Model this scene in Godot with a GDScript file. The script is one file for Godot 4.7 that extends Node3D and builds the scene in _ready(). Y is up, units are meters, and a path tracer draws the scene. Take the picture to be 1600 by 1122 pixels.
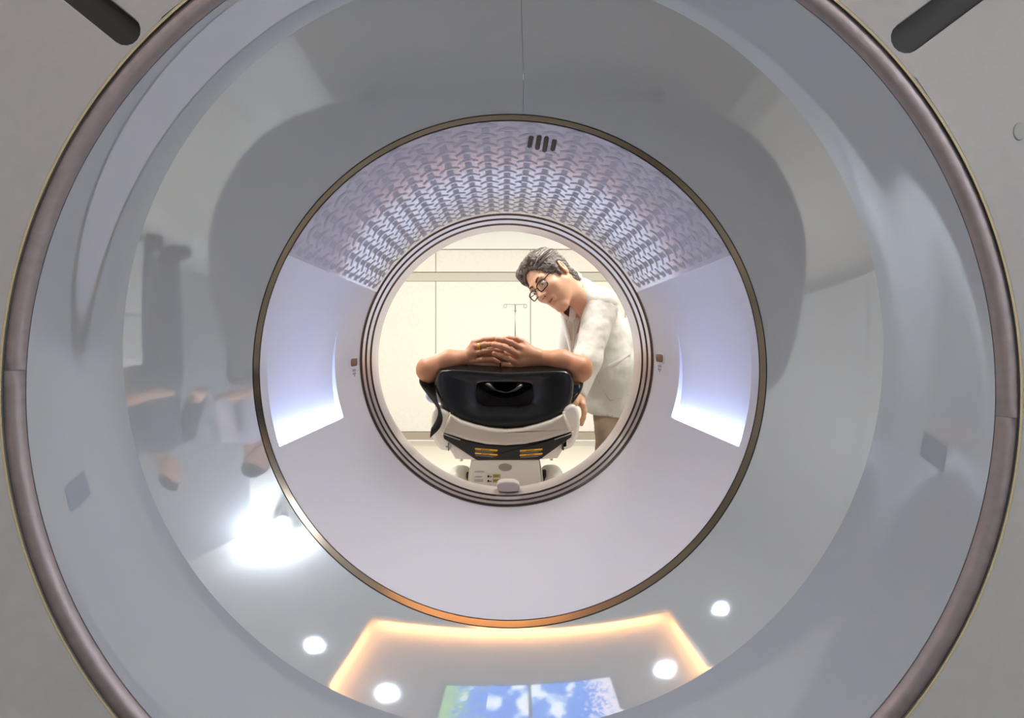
extends Node3D

# ---------------------------------------------------------------- constants
const F := 914.0            # focal length in pixels of the 1600x1122 frame
const PX := 785.0           # where the scanner axis vanishes
const PY := 532.0
const CAMY := 1.1
const DN := 0.699           # distance of the tilted front plane at camera height
const KN := 0.037          # its lean
const DM := 0.911           # distance of the ring at the tunnel mouth
var taken := {}
var mats := {}
var rng := RandomNumberGenerator.new()


func P(px: float, py: float, d: float) -> Vector3:
	return Vector3((px - PX) * d / F, CAMY - (py - PY) * d / F, -d)


func Pl(px: float, py: float, off := 0.0) -> Vector3:
	# the point of the leaning front plane (moved by off along depth) behind that direction
	return P(px, py, (DN + off) / (1.0 + KN * (py - PY) / F))


# ---------------------------------------------------------------- shapes
class Geo:
	var st := SurfaceTool.new()
	var group := 0

	func _init():
		st.begin(Mesh.PRIMITIVE_TRIANGLES)

	func tri(a: Vector3, b: Vector3, c: Vector3):
		for p in [a, b, c]:
			st.set_smooth_group(group)
			st.add_vertex(p)

	func quad(a: Vector3, b: Vector3, c: Vector3, d: Vector3):
		tri(a, b, c)
		tri(a, c, d)

	func flat() -> Geo:
		group = -1
		return self

	func smooth(g := 0) -> Geo:
		group = g
		return self

	func grid(rows: Array, closed := false) -> Geo:
		for i in rows.size() - 1:
			var a: PackedVector3Array = rows[i]
			var b: PackedVector3Array = rows[i + 1]
			var n := a.size()
			for j in (n if closed else n - 1):
				var k := (j + 1) % n
				quad(a[j], a[k], b[k], b[j])
		return self

	func fan(ring: PackedVector3Array, turn := false) -> Geo:
		var c := Vector3.ZERO
		for p in ring:
			c += p
		c /= ring.size()
		for j in ring.size():
			var k := (j + 1) % ring.size()
			if turn:
				tri(c, ring[k], ring[j])
			else:
				tri(c, ring[j], ring[k])
		return self

	func box(c: Vector3, s: Vector3, bev := 0.004, b := Basis()) -> Geo:
		# a box with chamfered edges
		var old := group
		group = -1
		var h := s / 2
		bev = minf(bev, minf(h.x, minf(h.y, h.z)) * 0.9)
		var f := func(x: float, y: float, z: float) -> Vector3: return c + b * Vector3(x, y, z)
		var i := h - Vector3.ONE * bev
		for sg: float in [-1.0, 1.0]:
			var q := [[1, 1], [1, -1], [-1, -1], [-1, 1]]
			if sg < 0:
				q.reverse()
			var px := []
			var py := []
			var pz := []
			for e in q:
				px.append(f.call(sg * h.x, e[1] * i.y, -e[0] * i.z))
				py.append(f.call(e[1] * -i.x, sg * h.y, e[0] * i.z))
				pz.append(f.call(e[0] * i.x, e[1] * i.y, sg * h.z))
			for p in [px, py, pz]:
				quad(p[0], p[1], p[2], p[3])
		for s1: float in [-1.0, 1.0]:
			for s2: float in [-1.0, 1.0]:
				quad2(f.call(s1 * h.x, s2 * i.y, -i.z), f.call(s1 * h.x, s2 * i.y, i.z), f.call(s1 * i.x, s2 * h.y, i.z), f.call(s1 * i.x, s2 * h.y, -i.z), c)
				quad2(f.call(s1 * h.x, -i.y, s2 * i.z), f.call(s1 * h.x, i.y, s2 * i.z), f.call(s1 * i.x, i.y, s2 * h.z), f.call(s1 * i.x, -i.y, s2 * h.z), c)
				quad2(f.call(-i.x, s1 * h.y, s2 * i.z), f.call(i.x, s1 * h.y, s2 * i.z), f.call(i.x, s1 * i.y, s2 * h.z), f.call(-i.x, s1 * i.y, s2 * h.z), c)
				for s3: float in [-1.0, 1.0]:
					quad2(f.call(s1 * h.x, s2 * i.y, s3 * i.z), f.call(s1 * i.x, s2 * h.y, s3 * i.z), f.call(s1 * i.x, s2 * i.y, s3 * h.z), f.call(s1 * i.x, s2 * i.y, s3 * h.z), c)
		group = old
		return self

	func quad2(a: Vector3, b: Vector3, c: Vector3, d: Vector3, inside: Vector3):
		# turned so that its clockwise side looks away from a point
		if (b - a).cross(c - a).dot((a + b + c) / 3 - inside) > 0:
			quad(d, c, b, a)
		else:
			quad(a, b, c, d)

	func prism(front: PackedVector3Array, along: Vector3, bev := 0.004) -> Geo:
		# an outline swept along a direction; its front edge is rounded by bev, caps on both ends
		var n := front.size()
		var c := Vector3.ZERO
		for p in front:
			c += p
		c /= n
		var dir := along.normalized()
		var flat2 := PackedVector2Array()
		var ax := (front[1] - front[0]).normalized()
		var ay := dir.cross(ax).normalized()
		for p in front:
			flat2.append(Vector2((p - c).dot(ax), (p - c).dot(ay)))
		var rows := []
		for s: float in [0.0, 0.3, 0.7, 1.0]:
			var ins := bev * (1.0 - sin(s * PI / 2))
			var back := bev * (1.0 - cos(s * PI / 2))
			rows.append(inset(front, flat2, c, ax, ay, ins, dir * back))
		rows.append(inset(front, flat2, c, ax, ay, 0.0, along))
		var old := group
		var g: Array = rows.slice(0, 4)
		group = old
		grid(g, true)
		group = old + 1
		grid([rows[3], rows[4]], true)
		group = old + 2
		var idx := Geometry2D.triangulate_polygon(flat2)
		for k in range(0, idx.size(), 3):
			tri(rows[0][idx[k]], rows[0][idx[k + 1]], rows[0][idx[k + 2]])
			tri(rows[4][idx[k + 2]], rows[4][idx[k + 1]], rows[4][idx[k]])
		group = old
		return self

	func inset(p3: PackedVector3Array, p2: PackedVector2Array, c: Vector3, ax: Vector3, ay: Vector3, by: float, move: Vector3) -> PackedVector3Array:
		var out := PackedVector3Array()
		var n := p2.size()
		var turn := 1.0 if Geometry2D.is_polygon_clockwise(p2) else -1.0
		for i in n:
			var e1 := (p2[i] - p2[(i + n - 1) % n]).normalized()
			var e2 := (p2[(i + 1) % n] - p2[i]).normalized()
			var m := Vector2(-(e1.y + e2.y), e1.x + e2.x)
			m = m.normalized() * turn * -1.0
			var q := p2[i] + m * by
			out.append(c + ax * q.x + ay * q.y + move + (p3[i] - (c + ax * p2[i].x + ay * p2[i].y)))
		return out

	func tube(path: Array, r: float, sides := 10, r_end := -1.0) -> Geo:
		var rows := []
		var up := Vector3(0.31, 0.87, 0.21)
		for i in path.size():
			var t: Vector3 = (path[mini(i + 1, path.size() - 1)] - path[maxi(i - 1, 0)]).normalized()
			var u := t.cross(up).normalized()
			var v := t.cross(u)
			var rr := r if r_end < 0 else lerpf(r, r_end, float(i) / maxf(path.size() - 1, 1))
			var ring := PackedVector3Array()
			for j in sides:
				var a := TAU * j / sides
				ring.append(path[i] + (u * cos(a) + v * sin(a)) * rr)
			rows.append(ring)
		grid(rows, true)
		fan(rows[0], true)
		fan(rows[-1])
		return self

	func lathe(c: Vector3, prof: Array, n := 32, axis := Basis()) -> Geo:
		# prof: Vector2(radius, height) about the basis' y
		var rows := []
		for q in prof:
			var ring := PackedVector3Array()
			for j in n:
				var a := TAU * j / n
				ring.append(c + axis * Vector3(q.x * cos(a), q.y, q.x * sin(a)))
			rows.append(ring)
		grid(rows, true)
		return self

	func ball(c: Vector3, r: Vector3, b := Basis(), n := 16, power := 1.0) -> Geo:
		var rows := []
		for i in n / 2 + 1:
			var th := PI * i / (n / 2)
			var ring := PackedVector3Array()
			for j in n:
				var a := TAU * j / n
				var q := Vector3(sin(th) * cos(a), cos(th), sin(th) * sin(a))
				if power != 1.0:
					q = Vector3(signf(q.x) * pow(absf(q.x), power), signf(q.y) * pow(absf(q.y), power), signf(q.z) * pow(absf(q.z), power))
				ring.append(c + b * (q * r))
			rows.append(ring)
		grid(rows, true)
		return self

	func mesh() -> ArrayMesh:
		st.generate_normals()
		st.index()
		return st.commit()


# a field of distances on a grid, from which a smooth skin is drawn
class Field:
	var lo: Vector3
	var h: float
	var n: Vector3i
	var d := PackedFloat32Array()

	func _init(a: Vector3, b: Vector3, cell: float):
		lo = a
		h = cell
		n = Vector3i(((b - a) / cell).ceil()) + Vector3i.ONE
		d.resize(n.x * n.y * n.z)
		d.fill(0.2)

	func span(a: Vector3, b: Vector3) -> Array:
		var i := Vector3i(((a - lo) / h).floor()).clamp(Vector3i.ZERO, n)
		var j := (Vector3i(((b - lo) / h).ceil()) + Vector3i.ONE).clamp(Vector3i.ZERO, n)
		return [i, j]

	func bone(a: Vector3, b: Vector3, ra: float, rb: float, k := 0.01, squash := Vector3.ONE) -> Field:
		# a tapered capsule, joined to what is there with a soft edge k; squash flattens it (world axes)
		var m := Vector3.ONE * (maxf(ra, rb) * maxf(squash.x, maxf(squash.y, squash.z)) + k + 2.5 * h)
		var s := span(a.min(b) - m, a.max(b) + m)
		var i: Vector3i = s[0]
		var j: Vector3i = s[1]
		var plain := squash == Vector3.ONE
		var inv := Vector3.ONE / squash
		var a2 := a * inv
		var ab := b * inv - a2
		var l2 := maxf(ab.length_squared(), 1e-9)
		var sc := minf(squash.x, minf(squash.y, squash.z))
		for z in range(i.z, j.z):
			for y in range(i.y, j.y):
				var o := (z * n.y + y) * n.x
				for x in range(i.x, j.x):
					var p := lo + Vector3(x, y, z) * h
					if not plain:
						p *= inv
					p -= a2
					var t := clampf(p.dot(ab) / l2, 0.0, 1.0)
					var v := (p - ab * t).length() - ra - (rb - ra) * t
					if not plain:
						v *= sc
					var w := d[o + x]
					var q := k - absf(v - w)
					if q > 0.0:
						d[o + x] = minf(v, w) - q * q / (4.0 * k)
					elif v < w:
						d[o + x] = v
		return self

	func blob(c: Vector3, r: Vector3, bas := Basis(), k := 0.01, cut := false) -> Field:
		var m := Vector3.ONE * (maxf(r.x, maxf(r.y, r.z)) + k + 2.5 * h)
		var s := span(c - m, c + m)
		var i: Vector3i = s[0]
		var j: Vector3i = s[1]
		var inv := bas.inverse()
		var rm := minf(r.x, minf(r.y, r.z))
		var ir := Vector3.ONE / r
		for z in range(i.z, j.z):
			for y in range(i.y, j.y):
				var o := (z * n.y + y) * n.x
				for x in range(i.x, j.x):
					var p := inv * (lo + Vector3(x, y, z) * h - c) * ir
					var l := p.length()
					var v := (l - 1.0) * rm
					if l > 1e-4:
						v = l * (l - 1.0) / ((p * ir).length() + 1e-6)
					var w := d[o + x]
					if cut:
						v = -v
						var q := k - absf(v - w)
						d[o + x] = maxf(v, w) + (q * q / (4.0 * k) if q > 0.0 else 0.0)
					else:
						var q := k - absf(v - w)
						d[o + x] = minf(v, w) - (q * q / (4.0 * k) if q > 0.0 else 0.0)
		return self

	func slice(pt: Vector3, nor: Vector3) -> Field:
		# keeps what lies behind the plane
		nor = nor.normalized()
		var o := 0
		for z in n.z:
			for y in n.y:
				for x in n.x:
					var v := (lo + Vector3(x, y, z) * h - pt).dot(nor)
					if v > d[o]:
						d[o] = v
					o += 1
		return self

	func carve(other: Field, grow := 0.0) -> Field:
		# takes another field's body (same grid) away
		for o in d.size():
			d[o] = maxf(d[o], -(other.d[o] - grow))
		return self

	func ripple(amp: float, freq: float, sd: int) -> Field:
		var ns := FastNoiseLite.new()
		ns.seed = sd
		ns.frequency = freq
		var o := 0
		for z in n.z:
			for y in n.y:
				for x in n.x:
					if absf(d[o]) < 0.05:
						d[o] += amp * ns.get_noise_3dv(lo + Vector3(x, y, z) * h)
					o += 1
		return self

	func mesh() -> ArrayMesh:
		var verts := PackedVector3Array()
		var norms := PackedVector3Array()
		var idx := PackedInt32Array()
		var at := PackedInt32Array()
		at.resize(d.size())
		at.fill(-1)
		var sx := 1
		var sy := n.x
		var sz := n.x * n.y
		var offs := [0, sx, sy, sx + sy, sz, sx + sz, sy + sz, sx + sy + sz]
		var place := []
		for c in 8:
			place.append(Vector3(c & 1, (c >> 1) & 1, c >> 2))
		var edges := [[0, 1], [2, 3], [4, 5], [6, 7], [0, 2], [1, 3], [4, 6], [5, 7], [0, 4], [1, 5], [2, 6], [3, 7]]
		for z in n.z - 1:
			for y in n.y - 1:
				var o := z * sz + y * sy
				for x in n.x - 1:
					var first := d[o]
					if absf(first) < 4.0 * h:
						var neg := 0
						for c in 8:
							if d[o + offs[c]] < 0.0:
								neg += 1
						if neg > 0 and neg < 8:
							var sum := Vector3.ZERO
							var cnt := 0
							for e in edges:
								var va := d[o + offs[e[0]]]
								var vb := d[o + offs[e[1]]]
								if (va < 0.0) != (vb < 0.0):
									sum += place[e[0]].lerp(place[e[1]], va / (va - vb))
									cnt += 1
							sum /= cnt
							var g := Vector3(
								d[o + 1] - d[o] + d[o + sy + 1] - d[o + sy] + d[o + sz + 1] - d[o + sz] + d[o + sy + sz + 1] - d[o + sy + sz],
								d[o + sy] - d[o] + d[o + sy + 1] - d[o + 1] + d[o + sz + sy] - d[o + sz] + d[o + sy + sz + 1] - d[o + sz + 1],
								d[o + sz] - d[o] + d[o + sz + 1] - d[o + 1] + d[o + sz + sy] - d[o + sy] + d[o + sy + sz + 1] - d[o + sy + 1])
							at[o] = verts.size()
							verts.append(lo + (Vector3(x, y, z) + sum) * h)
							norms.append(g.normalized())
					o += 1
		for z in range(1, n.z - 1):
			for y in range(1, n.y - 1):
				var o := z * sz + y * sy + 1
				for x in range(1, n.x - 1):
					if at[o] >= 0 or absf(d[o]) < 3.0 * h:
						var here := d[o] < 0.0
						for ax in 3:
							var s1: int = [sx, sy, sz][ax]
							if here != (d[o + s1] < 0.0):
								var s2: int = [sy, sz, sx][ax]
								var s3: int = [sz, sx, sy][ax]
								var a := at[o]
								var b := at[o - s2]
								var c := at[o - s2 - s3]
								var e := at[o - s3]
								if a >= 0 and b >= 0 and c >= 0 and e >= 0:
									if here:
										idx.append_array([a, c, b, a, e, c])
									else:
										idx.append_array([a, b, c, a, c, e])
					o += 1
		var arr := []
		arr.resize(Mesh.ARRAY_MAX)
		arr[Mesh.ARRAY_VERTEX] = verts
		arr[Mesh.ARRAY_NORMAL] = norms
		arr[Mesh.ARRAY_INDEX] = idx
		var m := ArrayMesh.new()
		m.add_surface_from_arrays(Mesh.PRIMITIVE_TRIANGLES, arr)
		return m


# ---------------------------------------------------------------- naming, things and parts
func free_name(parent: Node, called: String) -> String:
	if not parent.has_node(called):
		return called
	var k := 1
	while parent.has_node("%s_%03d" % [called, k]):
		k += 1
	return "%s_%03d" % [called, k]


func tag(o: Node, label := "", category := "", group := "", kind := "") -> Node:
	if label:
		o.set_meta("label", label)
	if category:
		o.set_meta("category", category)
	if group:
		o.set_meta("group", group)
	if kind:
		o.set_meta("kind", kind)
	return o


func thing(called: String, label: String, category: String, at := Vector3.ZERO, group := "") -> Node3D:
	var o := Node3D.new()
	o.name = free_name(self, called)
	add_child(o, true)
	o.position = at
	tag(o, label, category, group)
	return o


# shapes are written in world coordinates; a part is shifted to its parent's base
func part(called: String, g, material: Material, parent: Node = self) -> MeshInstance3D:
	var o := MeshInstance3D.new()
	o.name = free_name(parent, called)
	o.mesh = g.mesh() if not g is Mesh else g
	o.material_override = material
	parent.add_child(o, true)
	if parent != self:
		var base := Vector3.ZERO
		var q: Node = parent
		while q != self:
			base += q.position
			q = q.get_parent()
		o.position = -base
	return o


func structure(called: String, g, material: Material, label := "", parent: Node = self) -> MeshInstance3D:
	var o := part(called, g, material, parent)
	tag(o, label, "", "", "structure")
	return o


func mat(color: Color, rough := 0.5, metal := 0.0, spec := 0.5) -> StandardMaterial3D:
	var m := StandardMaterial3D.new()
	m.albedo_color = color
	m.roughness = rough
	m.metallic = metal
	m.metallic_specular = spec
	return m


func glow(color: Color, energy: float) -> StandardMaterial3D:
	var m := mat(color, 0.6)
	m.emission_enabled = true
	m.emission = color
	m.emission_energy_multiplier = energy
	return m


func grain(m: StandardMaterial3D, scale: float, strength: float, freq := 0.05, sd := 1) -> StandardMaterial3D:
	# a faint mottling of the base colour and relief
	var t := NoiseTexture2D.new()
	t.width = 256
	t.height = 256
	t.seamless = true
	var ns := FastNoiseLite.new()
	ns.seed = sd
	ns.frequency = freq
	t.noise = ns
	var ramp := Gradient.new()
	ramp.set_color(0, Color(1 - strength, 1 - strength, 1 - strength))
	ramp.set_color(1, Color(1, 1, 1))
	t.color_ramp = ramp
	m.albedo_texture = t
	m.uv1_triplanar = true
	m.uv1_world_triplanar = true
	m.uv1_scale = Vector3.ONE * scale
	return m


func area(at: Vector3, towards: Vector3, size: Vector2, color: Color, energy: float) -> AreaLight3D:
	var l := AreaLight3D.new()
	l.name = free_name(self, "area_light")
	add_child(l, true)
	l.area_size = size
	l.light_color = color
	l.light_energy = energy
	l.area_range = 20.0
	l.shadow_enabled = true
	var up := Vector3.UP if absf(towards.normalized().y) < 0.95 else Vector3.BACK
	l.look_at_from_position(at, at + towards, up)
	return l


func omni(at: Vector3, color: Color, energy: float, size := 0.03) -> OmniLight3D:
	var l := OmniLight3D.new()
	l.name = free_name(self, "lamp_light")
	add_child(l, true)
	l.position = at
	l.light_color = color
	l.light_energy = energy
	l.light_size = size
	l.omni_range = 20.0
	l.omni_attenuation = 2.0
	l.shadow_enabled = true
	return l


func spot(at: Vector3, towards: Vector3, angle: float, color: Color, energy: float, size := 0.03) -> SpotLight3D:
	var l := SpotLight3D.new()
	l.name = free_name(self, "spot_light")
	add_child(l, true)
	l.spot_angle = angle
	l.light_color = color
	l.light_energy = energy
	l.light_size = size
	l.spot_range = 20.0
	l.spot_attenuation = 2.0
	l.shadow_enabled = true
	var up := Vector3.UP if absf(towards.normalized().y) < 0.95 else Vector3.BACK
	l.look_at_from_position(at, at + towards, up)
	return l


func pxs(list: Array, d: float) -> PackedVector3Array:
	var out := PackedVector3Array()
	for q in list:
		out.append(P(q[0], q[1], d))
	return out


func spline(list: Array, per := 4, closed := true) -> Array:
	# a smooth curve through [x, y] points
	var out := []
	var n := list.size()
	for i in (n if closed else n - 1):
		var p := []
		for k in [-1, 0, 1, 2]:
			var q: Array = list[posmod(i + k, n)] if closed else list[clampi(i + k, 0, n - 1)]
			p.append(Vector2(q[0], q[1]))
		for s in per:
			var v: Vector2 = p[1].cubic_interpolate(p[2], p[0], p[3], float(s) / per)
			out.append([v.x, v.y])
	if not closed:
		out.append(list[-1])
	return out


func spline3(pts: Array, per := 6) -> Array:
	var out := []
	for i in pts.size() - 1:
		for s in per:
			out.append(pts[i].cubic_interpolate(pts[i + 1], pts[maxi(i - 1, 0)], pts[mini(i + 2, pts.size() - 1)], float(s) / per))
	out.append(pts[-1])
	return out


# ---------------------------------------------------------------- scanner surfaces
func bowl(phi: float, t: float) -> Vector3:
	# t 0..1: from the tunnel mouth out to the crease; 1..2: from the crease to the metal band
	var c := cos(phi)
	var s := sin(phi)
	var rad := Vector3(c, s, 0)
	var m := P(796.5 + 402.0 * c, 580.0 - 402.0 * s, DM)
	var ta := tan(deg_to_rad(50.6))
	var cx := 786.0 + 594.0 * c
	var cy := 547.0 - 594.0 * s
	var dc := (ta * DM + m.x * c + (m.y - CAMY) * s) / (((cx - PX) * c - (cy - PY) * s) / F + ta)
	var k := P(cx, cy, dc)
	if t <= 1.0:
		return arc(m, k, rad, 56.7, 44.5, t)
	return arc(k, Pl(798.0 + 757.0 * c, 613.5 - 757.0 * s), rad, 30.0, 22.0, t - 1.0)


func arc(a: Vector3, b: Vector3, rad: Vector3, a0: float, b0: float, t: float) -> Vector3:
	var l := (b - a).length() / 3.0
	var p := a + l * (sin(deg_to_rad(a0)) * rad + cos(deg_to_rad(a0)) * Vector3.BACK)
	var q := b - l * (sin(deg_to_rad(b0)) * rad + cos(deg_to_rad(b0)) * Vector3.BACK)
	return a.bezier_interpolate(p, q, b, t)


func tunnel(phi: float, s: float, inward := 0.0) -> Vector3:
	# s runs from the mouth (0) to the far rim (1)
	var r := Vector3(cos(phi), sin(phi), 0)
	var a := P(796.0 + 390.2 * r.x, 578.7 - 390.2 * r.y, 0.917)
	var b := P(791.6 + 229.5 * r.x, 562.3 - 229.5 * r.y, 1.567)
	return a.lerp(b, s) - r * inward


func ring_band(list: Array, n := 180, on_plane := false) -> Geo:
	# list of [centre x, centre y, pixel radius, distance or offset from the front plane]
	var g := Geo.new()
	for k in list.size() - 1:
		var rows := []
		for q in [list[k], list[k + 1]]:
			var ring := PackedVector3Array()
			for j in n:
				var a := TAU * j / n
				var x: float = q[0] + q[2] * cos(a)
				var y: float = q[1] - q[2] * sin(a)
				ring.append(Pl(x, y, q[3]) if on_plane else P(x, y, q[3]))
			rows.append(ring)
		g.smooth(k if list[k].size() < 5 else 0)
		g.grid(rows, true)
	return g


func plane_frame() -> Transform3D:
	var n := sqrt(1 + KN * KN)
	return Transform3D(Basis(Vector3.RIGHT, Vector3(0, 1, -KN) / n, Vector3(0, KN, 1) / n), Vector3(0, CAMY, -DN))


func on_plane_2d(px: float, py: float) -> Vector2:
	var q := plane_frame().affine_inverse() * Pl(px, py, -0.012)
	return Vector2(q.x, q.y)


func cover_outline(grow: float) -> Array:
	var out := []
	var corners := [[0.86, 1.72, 0.0], [-0.86, 1.72, 90.0], [-0.86, 0.28, 180.0], [0.86, 0.28, 270.0]]
	for c in corners:
		for k in 9:
			var a := deg_to_rad(c[2] + k * 90.0 / 8)
			out.append(Vector2(c[0] + (0.26 + grow) * cos(a), c[1] + (0.26 + grow) * sin(a)))
	return out


func build_scanner():
	var gantry := thing("scanner_gantry", "huge white ring-shaped medical scanner with glossy bowl mouth and patterned tunnel", "scanner", Vector3(0, 0, -1.2))
	var white: StandardMaterial3D = mats.cover
	# --- front cover, a thick leaning plate with the round mouth and two vent slots cut out
	var fr := plane_frame()
	var outline := PackedVector2Array()
	for q in cover_outline(0.0):
		outline.append(Vector2(q.x, (q.y - CAMY) * sqrt(1 + KN * KN)))
	var mouth := PackedVector2Array()
	for j in 200:
		var a := TAU * j / 200
		mouth.append(on_plane_2d(798 + 800.5 * cos(a), 616.6 - 800.5 * sin(a)))
	var slots := []
	for q in [[195.5, 47.0, 95.0, -34.0, 23.5], [1417.0, 58.5, 1527.0, -23.5, 24.5]]:
		var tip := Vector2(q[0], q[1])
		var tail := Vector2(q[2], q[3])
		var dir := (tail - tip).normalized()
		var nor := Vector2(-dir.y, dir.x)
		tail = tip + dir * 300.0
		var list := PackedVector2Array()
		for k in 9:
			var a := -PI / 2 + PI * k / 8
			var v: Vector2 = tail + (dir * cos(a) + nor * sin(a)) * q[4]
			list.append(on_plane_2d(v.x, v.y))
		for k in 9:
			var a := PI / 2 + PI * k / 8
			var v: Vector2 = tip + (dir * cos(a) + nor * sin(a)) * q[4]
			list.append(on_plane_2d(v.x, v.y))
		slots.append(list)
	# cut into two halves by the mouth; a hairline leads from each slot to the plate's edge
	var plate := Geo.new()
	for half in 2:
		var x0 := -2.0 if half == 0 else 0.0
		var poly: PackedVector2Array = Geometry2D.intersect_polygons(outline, PackedVector2Array([Vector2(x0, -2), Vector2(x0 + 2.0, -2), Vector2(x0 + 2.0, 2), Vector2(x0, 2)]))[0]
		var pieces := Geometry2D.clip_polygons(poly, mouth)
		poly = pieces[0]
		var slot: PackedVector2Array = slots[half]
		var mid := (slot[0] + slot[8]) / 2.0
		var out := (mid - (slot[9] + slot[17]) / 2.0).normalized()
		var side := Vector2(-out.y, out.x) * 0.0002
		var keyed := slot.duplicate()
		keyed.remove_at(4)
		keyed.insert(4, mid + out * 3.0 + side)
		keyed.insert(4, mid + out * 3.0 - side)
		var cutter := PackedVector2Array()
		for v in keyed:
			cutter.append(v)
		poly = Geometry2D.clip_polygons(poly, cutter)[0]
		var list := PackedVector3Array()
		for v in poly:
			list.append(fr * Vector3(v.x, v.y, 0.012))
		plate.prism(list, fr.basis.z * -0.03, 0.0012)
	part("front_cover", plate, white, gantry)
	for k in 2:
		var g := Geo.new().flat()
		var list := PackedVector3Array()
		for v in slots[k]:
			list.append(fr * Vector3(v.x, v.y, -0.006))
		g.prism(list, fr.basis.z * -0.008, 0.0005)
		tag(part("vent_slot", g, mats.slot, gantry), "dark slot with rounded end in the white front cover")
	var dimple := Geo.new()
	dimple.prism(pxs_plane(ellipse(1594, 205, 9.5, 14.0, 24), -0.0135), fr.basis.z * -0.003, 0.001)
	part("sensor_button", dimple, mats.button, gantry)
	# --- outer shell of the gantry
	var shell := Geo.new()
	var rows := []
	for q in [[0.0, 0.0], [0.02, -0.04], [0.02, -0.92], [0.0, -1.0]]:
		var ring := PackedVector3Array()
		for v in cover_outline(q[0]):
			var z0: float = -(DN + KN * (v.y - CAMY)) - 0.01
			ring.append(Vector3(v.x, v.y, lerpf(z0, -1.93, -q[1])))
		rows.append(ring)
	shell.grid(rows, true)
	part("outer_shell", shell, white, gantry)
	var back := Geo.new()
	var a_ring := PackedVector3Array()
	var b_ring := PackedVector3Array()
	for j in 72:
		var a := TAU * j / 72
		a_ring.append(P(791 + 230 * cos(a), 561 - 230 * sin(a), 1.93))
		var u := Vector2(cos(a), sin(a))
		var s := minf(1.12 / maxf(absf(u.x), 1e-4), 0.96 / maxf(absf(u.y), 1e-4))
		b_ring.append(Vector3(u.x * s, 1.0 + u.y * s, -1.931))
	back.grid([a_ring, b_ring], true)
	part("rear_cover", back, white, gantry)
	for sx: float in [-1.0, 1.0]:
		var foot := Geo.new()
		foot.box(Vector3(sx * 0.7, 0.05, -1.3), Vector3(0.5, 0.1, 1.1), 0.01)
		part("base_plinth", foot, mats.slot, gantry)
	# --- yellowish trim edge, dark gap and satin metal band round the mouth
	part("trim_edge", ring_band([[798, 616.6, 800.8, -0.012], [798, 616.6, 799.3, -0.0135], [798, 616.6, 796.6, -0.0135], [798, 616.6, 796.2, -0.008]], 200, true), mats.trim, gantry)
	part("gap_seal", ring_band([[798, 616.6, 796.6, -0.008], [798, 616.6, 794.6, 0.01], [798, 616.6, 793.2, 0.0]], 200, true), mats.rubber, gantry)
	# the band is made of two long metal strips that meet on the right
	for half in 2:
		var g := Geo.new()
		var a0 := deg_to_rad(-2.7 + 180.0 * half + 0.02)
		var a1 := deg_to_rad(-2.7 + 180.0 * (half + 1) - 0.02)
		var rr := []
		for q in [[798, 616.4, 793.6, -0.006], [798, 616.4, 792.6, -0.011], [798, 614.0, 759.0, -0.001], [798, 613.5, 757.0, 0.001]]:
			var line := PackedVector3Array()
			for j in 101:
				var a := lerpf(a0, a1, j / 100.0)
				line.append(Pl(q[0] + q[2] * cos(a), q[1] - q[2] * sin(a), q[3]))
			rr.append(line)
		g.grid(rr)
		var strip := part("metal_band", g, mats.band, gantry)
		if half == 0:
			for q in [[1560.5, 609.5], [1584.5, 611.0], [1560.0, 637.0], [1584.5, 640.5]]:
				var s := Geo.new()
				var c := Pl(q[0], q[1], -0.0055 if q[0] > 1570 else -0.0008)
				s.ball(c, Vector3(0.0018, 0.0018, 0.0012), fr.basis, 12)
				part("screw", s, mats.band, strip)
	# --- the deep glossy bowl, in two shells that meet in a hairline joint at the top
	for half in 2:
		var g := Geo.new()
		for zone in 2:
			var rr := []
			for i in 33:
				var line := PackedVector3Array()
				for j in 121:
					var a := deg_to_rad(lerpf(87.15 + 180.0 * half, 87.15 + 180.0 * (half + 1) - (0.07 if half == 1 else 0.0), j / 120.0))
					line.append(bowl(a, maxf(zone + i / 32.0, zone * 1.00001)))
				rr.append(line)
			g.smooth(zone)
			g.grid(rr)
		part("mouth_bowl", g, mats.bowl, gantry)
	for q in [[-1.0, 126.0, 788.0, 39.0, 33.0], [1.0, 1455.0, 735.0, 38.0, 33.0]]:  # two small square patches, darker and duller than the bowl around them
		var a := atan2(613.5 - q[2], q[1] - 798.0)
		var c := bowl_at(a, Vector2(q[1] - 798.0, q[2] - 613.5).length())
		var g := Geo.new()
		var rr := []
		for i in 5:
			var line := PackedVector3Array()
			for j in 5:
				line.append(bowl(a + (j - 2) * 0.0145, c + (i - 2) * 0.055) - Vector3(cos(a), sin(a), 0) * 0.0006)
			rr.append(line)
		g.grid(rr)
		part("square_patch", g, mats.patch_face, gantry)
	# --- the ring at the tunnel mouth
	part("mouth_seal", ring_band([[796.5, 580, 402.2, 0.9108], [796.5, 580, 401.2, 0.9130], [796.5, 580, 400.4, 0.9115]]), mats.rubber, gantry)
	var mr := ring_band([[796.5, 580, 400.9, 0.9110], [796.5, 580, 400.4, 0.9105], [796.0, 578.75, 391.4, 0.9156], [796, 578.7, 391.0, 0.9166]], 240)
	part("mouth_ring", mr, mats.ring, gantry)
	part("mouth_seal", ring_band([[796, 578.7, 391.4, 0.9160], [796, 578.7, 390.7, 0.9185], [796, 578.7, 390.0, 0.9170]]), mats.rubber, gantry)
	# --- the tunnel wall, with two lit recesses at its sides
	var wall := Geo.new()
	var s0 := 0.044
	var s1 := 0.638
	var niches := [[deg_to_rad(198.6), -1.0], [deg_to_rad(-18.6), 1.0]]
	var span := deg_to_rad(34.0)
	var steps := PackedFloat32Array()
	for k in 181:
		steps.append(deg_to_rad(-90.0 + 2.0 * k))
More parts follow.
